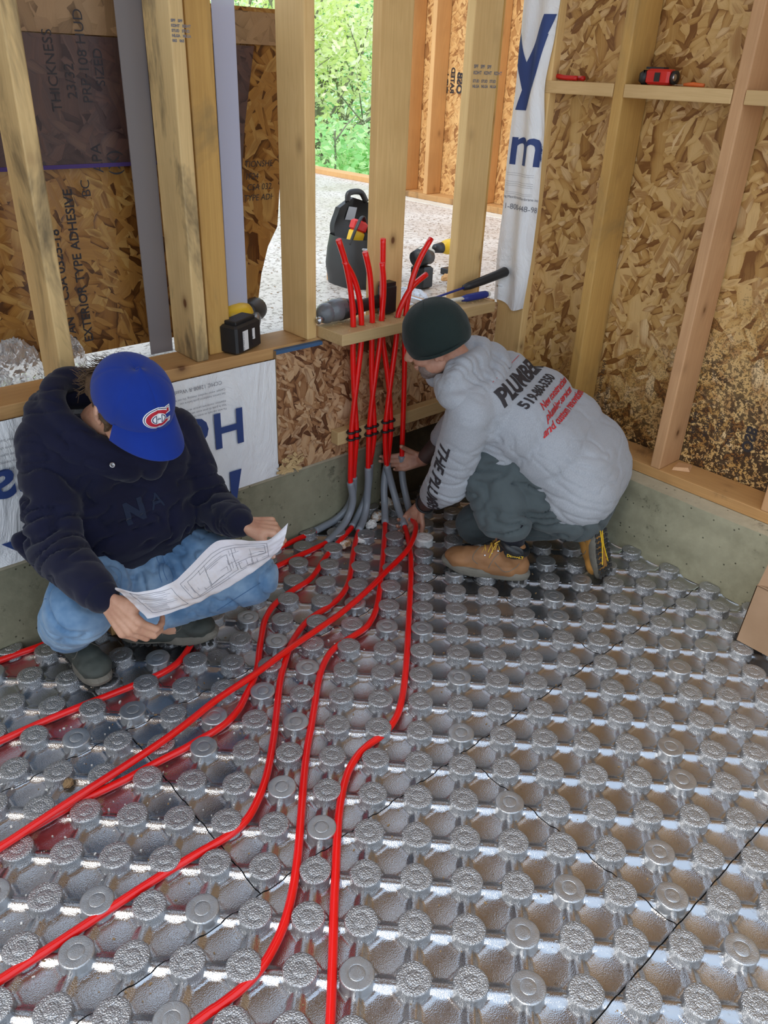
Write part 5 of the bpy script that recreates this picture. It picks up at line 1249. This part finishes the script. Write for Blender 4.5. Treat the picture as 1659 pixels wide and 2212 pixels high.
# clear plastic sheets
def clear(name, col=(1, 1, 1), tr=.85, rough=.08):
    m, nt_, b = mat(name); b.inputs['Base Color'].default_value = (*col, 1); b.inputs['Roughness'].default_value = rough
    b.inputs['Transmission Weight'].default_value = tr; b.inputs['IOR'].default_value = 1.25; b.inputs['Coat Weight'].default_value = .6; b.inputs['Coat Roughness'].default_value = .05; return m
M['clear'] = clear('clear_plastic'); M['frost'] = clear('frosted_plastic', (.86, .92, 1), .45, .25)
def crumple(name, c_, r, m, seed, label, cat, seg=44, rings=26, amp=.42, group=None):
    mb = MB().ell((0, 0, 0), r, None, seg, rings); vs = []
    for v in mb.v:
        v = Vector(v); n_ = v.normalized(); q = n_*2.6+Vector((seed, seed*2, 0))
        a = 1-abs(mnoise.noise(q))*2; b2 = 1-abs(mnoise.noise(q*2.7))*2; d = amp*(a*.6+b2*.35)
        v = v*(1+d-.15); vs.append((v.x, v.y, max(v.z, -r[2]*.6)))
    mb.v = vs; o = mb.build(name, m); o.location = (c_[0], c_[1], c_[2]+r[2]*.6); return tag(o, label, cat, group)
crumple('plastic_wrap', (-1.705, .190, .697), (.060, .040, .085), M['clear'], 1, 'crumpled clear plastic bunched left of the first stud', 'plastic film', group='clear plastic film behind the sill')
crumple('plastic_wrap', (-1.545, .205, .697), (.034, .030, .072), M['clear'], 5, 'small ball of clear plastic just right of the first stud', 'plastic film', group='clear plastic film behind the sill')
crumple('plastic_wrap', (-1.82, .195, .697), (.085, .045, .05), M['clear'], 9, 'flat clear plastic film lying at the far left behind the sill', 'plastic film', group='clear plastic film behind the sill')
crumple('plastic_bag', (-.245, .175, .697), (.095, .10, .055), M['frost'], 3, 'clear crinkled plastic bag on the deck behind the hammer', 'plastic bag', amp=.3)

# tool bag on the deck
bag = thing('tool_bag', 'black open tool bag with a padded handle standing on the deck between the studs', 'bag')
Z0 = .697
mb = MB(); bc = V(-.090, .640, Z0)
def bagf(u, v):
    a = u*2*PI; z = v*.20; k_ = 1+.10*math.sin(PI*v)-.05*v
    x = math.copysign(abs(math.cos(a))**.6, math.cos(a))*.115*k_; y = math.copysign(abs(math.sin(a))**.6, math.sin(a))*.12*k_
    return bc+V(x+.004*mnoise.noise(V(a*2, z*20, 0)), y, z)
mb.grid(bagf, 48, 12); b0 = len(mb.v); mb.add([bagf(i/48, 0) for i in range(48)], [tuple(reversed(range(48)))]); mb.grid(lambda u, v: bc+(bagf(u, 1)-bc)*1.0*(1)+V(0, 0, 0)+(-(bagf(u, 1)-bc-V(0, 0, .20)))*(.12*v)+V(0, 0, -.08*v), 48, 3)
mb.build('bag_body', M['blackp'], bag, True)
def flap(u, v):
    # tall back panel rising and leaning over
    x = (u-.5)*.235; z = .13+v*.205; y = .075+.045*math.sin(v*2.2)-.03*abs(u-.5)*2
    return bc+V(.035+x*(1-.18*v)+.004*math.sin(v*9), y-.02*v*v, z-.03*abs(u-.5)*v*2)
mb = MB(); mb.grid(flap, 22, 18); mb.grid(lambda u, v: flap(1-u, v)+V(0, .035*(1-.3*v), 0), 22, 18); mb.grid(lambda u, v: flap(u, 1).lerp(flap(u, 1)+V(0, .025, 0), v), 22, 2); mb.grid(lambda u, v: flap(0, u).lerp(flap(0, u)+V(0, .03, 0), v), 18, 2)
pb = mb.build('tall_back_pocket', M['blackp'], bag, True)
MB().add([flap(.34, .60)+V(0, -.003, 0), flap(.60, .55)+V(0, -.003, 0), flap(.62, .82)+V(0, -.003, 0), flap(.38, .86)+V(0, -.003, 0)], [(0, 1, 2, 3)]).build('clear_window', M['frost'], pb)
MB().tube(catmull([flap(.28, 1), flap(.34, 1)+V(0, 0, .030), flap(.66, 1)+V(0, 0, .030), flap(.80, 1)], 6), .012, 12).build('handle', M['blackp'], bag, True)
MB().tube(catmull([bc+V(-.105, -.06, .18), bc+V(-.085, -.075, .245), bc+V(-.04, -.06, .285), bc+V(-.005, -.04, .25), bc+V(.0, -.07, .20)], 6), .009, 8, sy=.4).build('strap', M['blackp'], bag, True)
MB().tube(catmull([bc+V(-.055, -.11, .12), bc+V(-.035, -.115, .20), bc+V(.02, -.10, .255), bc+V(.065, -.08, .245), bc+V(.085, -.07, .19)], 6), .009, 8, sy=.4).build('strap', M['blackp'], bag, True)
for (dx, dy, dz, a, lb) in [(-.045, -.035, .225, .35, 'red and yellow bit box tilted in the open tool bag, upper left one'), (.035, -.070, .195, -.1, 'red and yellow bit box upright in the open tool bag, lower right one')]:
    Rk = Matrix.Rotation(a, 3, 'Y'); bb_ = thing('bit_box', lb, 'case', 'bit boxes in the tool bag')
    mb = MB(); rbox(mb, bc+V(dx, dy, dz)+Rk @ V(0, 0, .020), (.072, .045, .045), Rk, .18); mb.build('lid', M['redplastic'], bb_)
    mb = MB(); rbox(mb, bc+V(dx, dy, dz)+Rk @ V(0, 0, -.025), (.062, .040, .048), Rk, .1); mb.build('cup', M['yellow'], bb_)
tp = MB(); tp.lathe([(.026, 0), (.028, .004), (.028, .022), (.024, .026), (.004, .027)], bc+V(-.055, -.090, .150), Matrix.Rotation(.35, 3, 'X'), 24); o = tp.build('steel_tin', M['steel'], None, True); tag(o, 'small round steel tin sitting in the tool bag front pocket', 'tin')
ob = lumber('wood_block', M['stud_pink'], None, -.175, -.125, .70, .76, .697, .745); tag(ob, 'small wooden offcut block on the deck left of the tool bag', 'wood block')

# drill standing on the deck and a second tool behind the stud
dd = thing('cordless_drill', 'yellow and black cordless drill standing on the deck left of the right wide stud', 'power tool')
q0 = V(.335, .530, .823)
mb = MB(); mb.tube([q0+V(-.035, 0, 0), q0+V(0, .0, 0), q0+V(.06, -.005, 0), q0+V(.12, -.01, 0)], [.024, .033, .036, .034], 18); mb.build('motor_housing', M['yellow'], dd, True)
MB().tube([q0+V(-.035, 0, 0), q0+V(-.075, .003, 0), q0+V(-.085, .003, 0)], [.024, .019, .010], 16).build('chuck', M['blackp'], dd, True)
MB().tube([q0+V(-.085, .003, 0), q0+V(-.17, .01, .006)], .0028, 8).build('drill_bit', M['steel'], dd, True)
MB().tube([q0+V(.045, -.002, -.02), q0+V(.06, -.002, -.06), q0+V(.065, -.002, -.10)], [.021, .018, .020], 14, sy=.8).build('grip', M['blackp'], dd, True)
mb = MB(); rbox(mb, q0+V(.055, 0, -.112), (.105, .072, .028)); mb.build('battery', M['blackp'], dd)
mb = MB(); mb.box(q0+V(.035, -.036, .004), (.05, .003, .030)); nb_ = mb.build('name_plate', M['yellow'], dd); lettering('name_print', [('DEWALT', .013, 0, 0, dict(weight=.0004))], M['ink'], nb_, q0+V(.012, -.0385, .0), (1, 0, 0), (0, 0, 1))
sw_ = thing('jig_tool', 'black and cream power tool half hidden behind the middle wide stud', 'power tool')
MB().tube([V(.03, .42, .82), V(.07, .42, .83), V(.12, .42, .82)], [.034, .040, .028], 16).build('motor_housing', M['blackp'], sw_, True)
MB().tube([V(.05, .42, .855), V(.09, .42, .862), V(.135, .42, .84)], [.010, .013, .010], 12).build('handle', M['cream'], sw_, True)
mb = MB(); rbox(mb, V(.075, .42, .745), (.07, .08, .09)); mb.build('battery', M['clip'], sw_)
lump('loose_offcut', (.27, .46, .697), (.030, .018, .018), 6, M['stud_far'], 'pale brown wood splinter pile on the deck by the drill', 'wood scrap')
ss_ = MB()
for k in range(900):
    x = cr.uniform(-.9, 1.6); y = cr.uniform(.2, 2.2); s_ = cr.uniform(.002, .006)
    ss_.box((x, y, .6985), (s_*cr.uniform(1, 3), s_, .001), Matrix.Rotation(cr.random()*6, 3, 'Z'))
tag(ss_.build('wood_shavings', M['osb_edge'], None, kind='stuff'), 'wood shavings and grit scattered over the bright deck beyond the studs', 'debris')

# things on the blocking of the right wall
pz = 1.5035
pl_ = thing('pliers', 'pliers with red handles lying on the left blocking against the hanging wrap', 'pliers')
mb = MB(); mb.ell(V(.125, -.085, pz+.010), (.013, .026, .009)); mb.tube([V(.125, -.095, pz+.010), V(.128, -.055, pz+.013)], [.010, .004], 10); mb.build('jaws', M['blackp'], pl_, True)
MB().tube(catmull([V(.122, -.105, pz+.011), V(.112, -.135, pz+.013), V(.108, -.175, pz+.009), V(.118, -.215, pz+.009)], 4), .0078, 10).build('handle', M['redplastic'], pl_, True)
MB().tube(catmull([V(.128, -.105, pz+.011), V(.142, -.135, pz+.010), V(.146, -.185, pz+.009), V(.132, -.232, pz+.009)], 4), .0078, 10).build('handle', M['redplastic'], pl_, True)
lz = thing('laser_level', 'red and black laser level on the right blocking between two studs', 'laser level')
mb = MB(); rbox(mb, V(.125, -.522, pz+.0225), (.052, .082, .043), None, .16); mb.build('body', M['redplastic'], lz)
mb = MB(); rbox(mb, V(.125, -.472, pz+.020), (.055, .030, .040), None, .3); mb.build('end_cap', M['blackp'], lz, True); mb = MB(); mb.tube([V(.125, -.575, pz+.022), V(.125, -.562, pz+.022)], .019, 16); mb.build('end_cap', M['blackp'], lz, True)
mb = MB(); mb.box(V(.0985, -.525, pz+.022), (.004, .018, .024)); mb.box(V(.125, -.505, pz+.046), (.03, .06, .006)); mb.build('switch', M['blackp'], lz)
MB().lathe([(.009, 0), (.010, .003), (.007, .004)], V(.112, -.575, pz+.022), Matrix.Rotation(PI/2, 3, 'X'), 14).build('lens', M['steel'], lz, True)
og = thing('utility_knife', 'small orange-handled knife on the right blocking beside the laser level', 'knife')
MB().tube([V(.115, -.610, pz+.005), V(.115, -.64, pz+.0065), V(.118, -.675, pz+.005)], [.004, .0065, .005], 10).build('handle', M['orange'], og, True)
MB().box(V(.115, -.596, pz+.0035), (.009, .028, .0015)).build('blade', M['steel'], og)

# cardboard box at the right edge
def card():
    m, nt_, b = mat('corrugated_cardboard'); c_ = coord(nt_)
    L(nt_, rampn(nt_, noise(nt_, c_, 8, 4).outputs[0], [(.3, (.30, .185, .105)), (.7, (.38, .245, .15))]), b.inputs['Base Color']); b.inputs['Roughness'].default_value = .9
    wv = nt_.nodes.new('ShaderNodeTexWave'); wv.inputs['Scale'].default_value = 55; L(nt_, coord(nt_, (1, 1, 0)), wv.inputs[0]); bump(nt_, b, wv.outputs[0], .06, .001); return m
M['card'] = card()
cb = thing('cardboard_box', 'brown cardboard box standing open at the right edge against the curb', 'box')
a0, a1, a2 = V(-.235, -1.352, .030), V(-.245, -1.66, .030), V(-.03, -1.345, .030)
H_ = V(0, 0, .185)
def wallq(name, p, q, h, th=.004, bulge=.006):
    n_ = (q-p).cross(h).normalized()
    mb = MB(); f1 = lambda u, v: p+(q-p)*u+h*v+n_*(bulge*math.sin(PI*u)*math.sin(PI*v*.8))
    mb.grid(f1, 12, 8); mb.grid(lambda u, v: f1(1-u, v)+n_*th, 12, 8)
    mb.add([f1(i/12, 1) for i in range(13)]+[f1(i/12, 1)+n_*th for i in range(13)], [(i, i+1, 14+i, 13+i) for i in range(12)])
    return mb.build(name, M['card'], cb)
wallq('box_side', a0, a1, H_+V(.03, 0, 0)); wallq('box_side', a2, a0, H_+V(.03, 0, 0)); wallq('box_side', a1, a1+V(.2, 0, 0), H_); wallq('box_side', a1+V(.2, 0, 0), a2, H_)
wallq('flap', a0+H_+V(.03, 0, 0), a1+H_+V(.03, 0, 0), V(.10, .02, .045)); wallq('flap', a2+H_+V(.03, 0, 0), a0+H_+V(.03, 0, 0), V(.0, -.10, .02))
mb = MB(); mb.grid(lambda u, v: a0+(a1-a0)*u+V(.002, 0, .0)+V(.20*v, 0, 0), 2, 2); mb.build('box_bottom', M['card'], cb)

# ------------------------------------------------------------------ outdoors beyond the opening
def leafm(name, a, b2, c3):
    m, nt_, b = mat(name); g = nt_.nodes.new('ShaderNodeNewGeometry')
    L(nt_, rampn(nt_, g.outputs['Random Per Island'], [(.1, a), (.5, b2), (.9, c3)]), b.inputs['Base Color']); b.inputs['Roughness'].default_value = .5
    tr = nt_.nodes.new('ShaderNodeBsdfTranslucent'); ms = nt_.nodes.new('ShaderNodeMixShader'); ms.inputs[0].default_value = .45
    L(nt_, rampn(nt_, g.outputs['Random Per Island'], [(.1, tuple(min(1, x*1.4) for x in a)), (.9, tuple(min(1, x*1.4) for x in c3))]), tr.inputs[0])
    L(nt_, b.outputs[0], ms.inputs[1]); L(nt_, tr.outputs[0], ms.inputs[2]); L(nt_, ms.outputs[0], nt_.nodes['Material Output'].inputs[0]); return m
M['leaf1'] = leafm('spring_leaves', (.62, .74, .26), (.80, .88, .42), (.95, .95, .62)); M['leaf2'] = leafm('low_green_leaves', (.32, .62, .24), (.48, .76, .36), (.66, .86, .46)); M['leaf3'] = leafm('deep_green_leaves', (.16, .40, .15), (.28, .55, .22), (.46, .70, .30))
M['bark'] = plain('grey_green_bark', (.22, .22, .15), .9, bumpscale=20, bs=.6, var=.3)
M['grassland'] = plain('leafy_bank', (.42, .60, .30), .95, bumpscale=8, bs=.8, var=.35)
gb = struct(MB().grid(lambda u, v: (-14+u*40, 3.4+v*30, -.9+.18*v*v*30+.5*mnoise.noise(V(u*9, v*8, 0))+1.2*sstep(.25, .8, v)), 40, 30).build('ground', M['grassland'], None, True))
tg = random.Random(31)
def tree(name, base, h, crowns, nleaf, ls, lm, label, cat, branches=9, group=None):
    root = thing(name, label, cat, group, (0, 0, 0)); tr = MB(); base = Vector(base)
    for k in range(branches):
        a = tg.uniform(0, 6.3); top = base+V(math.cos(a)*h*tg.uniform(.1, .45), math.sin(a)*h*tg.uniform(.1, .45), h*tg.uniform(.6, 1.0))
        m1 = base.lerp(top, .35)+V(tg.uniform(-.1, .1), tg.uniform(-.1, .1), .1)*h; m2 = base.lerp(top, .7)+V(tg.uniform(-.1, .1), tg.uniform(-.1, .1), 0)*h
        p_ = catmull([base+V(tg.uniform(-.1, .1), tg.uniform(-.1, .1), 0), m1, m2, top], 5); n_ = len(p_)
        tr.tube(p_, [.035*h/4*(1-.85*i/n_)+.004 for i in range(n_)], 6)
        for q in range(7):
            i = tg.randrange(3, n_-1); s_ = p_[i]; e = s_+V(tg.uniform(-1, 1), tg.uniform(-1, 1), tg.uniform(-.2, .9)).normalized()*h*tg.uniform(.12, .28)
            tr.tube([s_, s_.lerp(e, .5)+V(0, 0, .04*h*tg.random()), e], [.010, .007, .003], 5)
    tr.build('branches', M['bark'], root, True)
    lf = MB(); vs = []; fs = []
    for k in range(nleaf):
        c_, r_ = crowns[tg.randrange(len(crowns))]; d = V(tg.gauss(0, 1), tg.gauss(0, 1), tg.gauss(0, 1)).normalized()*(tg.random()**.4)
        p = base+Vector(c_)+Vector((d.x*r_[0], d.y*r_[1], d.z*r_[2])); s_ = ls*tg.uniform(.5, 1.3)
        a = V(tg.gauss(0, 1), tg.gauss(0, 1), tg.gauss(0, .6)).normalized(); b2 = a.cross(V(tg.gauss(0, 1), tg.gauss(0, 1), tg.gauss(0, 1))).normalized()
        i = len(vs); vs += [p-a*s_, p+b2*s_*.45+V(0, 0, s_*.1), p+a*s_, p-b2*s_*.45+V(0, 0, s_*.1)]; fs.append((i, i+1, i+2, i+3))
    lf.add(vs, fs); lf.build('foliage', lm, root, kind='stuff'); return root
tree('loose_tree', (4.1, 6.7, -.6), 3.4, [((0, 0, 2.2), (1.3, 1.0, 1.3)), ((.5, .2, 2.5), (1.2, 1.0, .9)), ((-.8, .1, 2.0), (.9, .9, 1.0))], 4200, .050, M['leaf1'], 'loose pale green multi-stemmed tree seen between the middle studs', 'tree', 12)
tree('spindly_tree', (5.4, 7.6, -.4), 3.5, [((0, 0, 2.1), (1.5, 1.1, 1.3)), ((-.4, .3, 2.5), (1.2, 1.0, .8))], 5000, .055, M['leaf1'], 'yellow-green spindly tree behind the first one, further right', 'tree', 10)
tree('dense_bush', (3.6, 5.7, -.7), 1.7, [((0, 0, 1.0), (1.3, .8, .75)), ((.9, -.2, .9), (.8, .7, .6))], 8000, .050, M['leaf2'], 'dense bright green bush low beyond the deck edge', 'bush', 8)
tree('dense_bush', (4.9, 5.4, -.7), 1.6, [((0, 0, .95), (1.1, .8, .75))], 6000, .050, M['leaf2'], 'second low green bush to the right of the dense one', 'bush', 8)
tree('tall_tree', (6.3, 10.2, 0), 3.6, [((0, 0, 1.5), (3.4, 1.6, 1.5)), ((-2.6, .4, 1.5), (2.4, 1.5, 1.5)), ((1.5, 0, 2.2), (2.5, 1.4, 1.1))], 8000, .085, M['leaf3'], 'broad dark green tree forming the backdrop of the opening', 'tree', 10)
tree('tall_tree', (1.2, 12.0, 0), 3.8, [((0, 0, 1.9), (2.8, 1.6, 1.3)), ((-2.6, .4, 1.9), (2.4, 1.5, 1.3))], 4500, .095, M['leaf1'], 'tall pale tree showing above the broken OSB sheet', 'tree', 10)
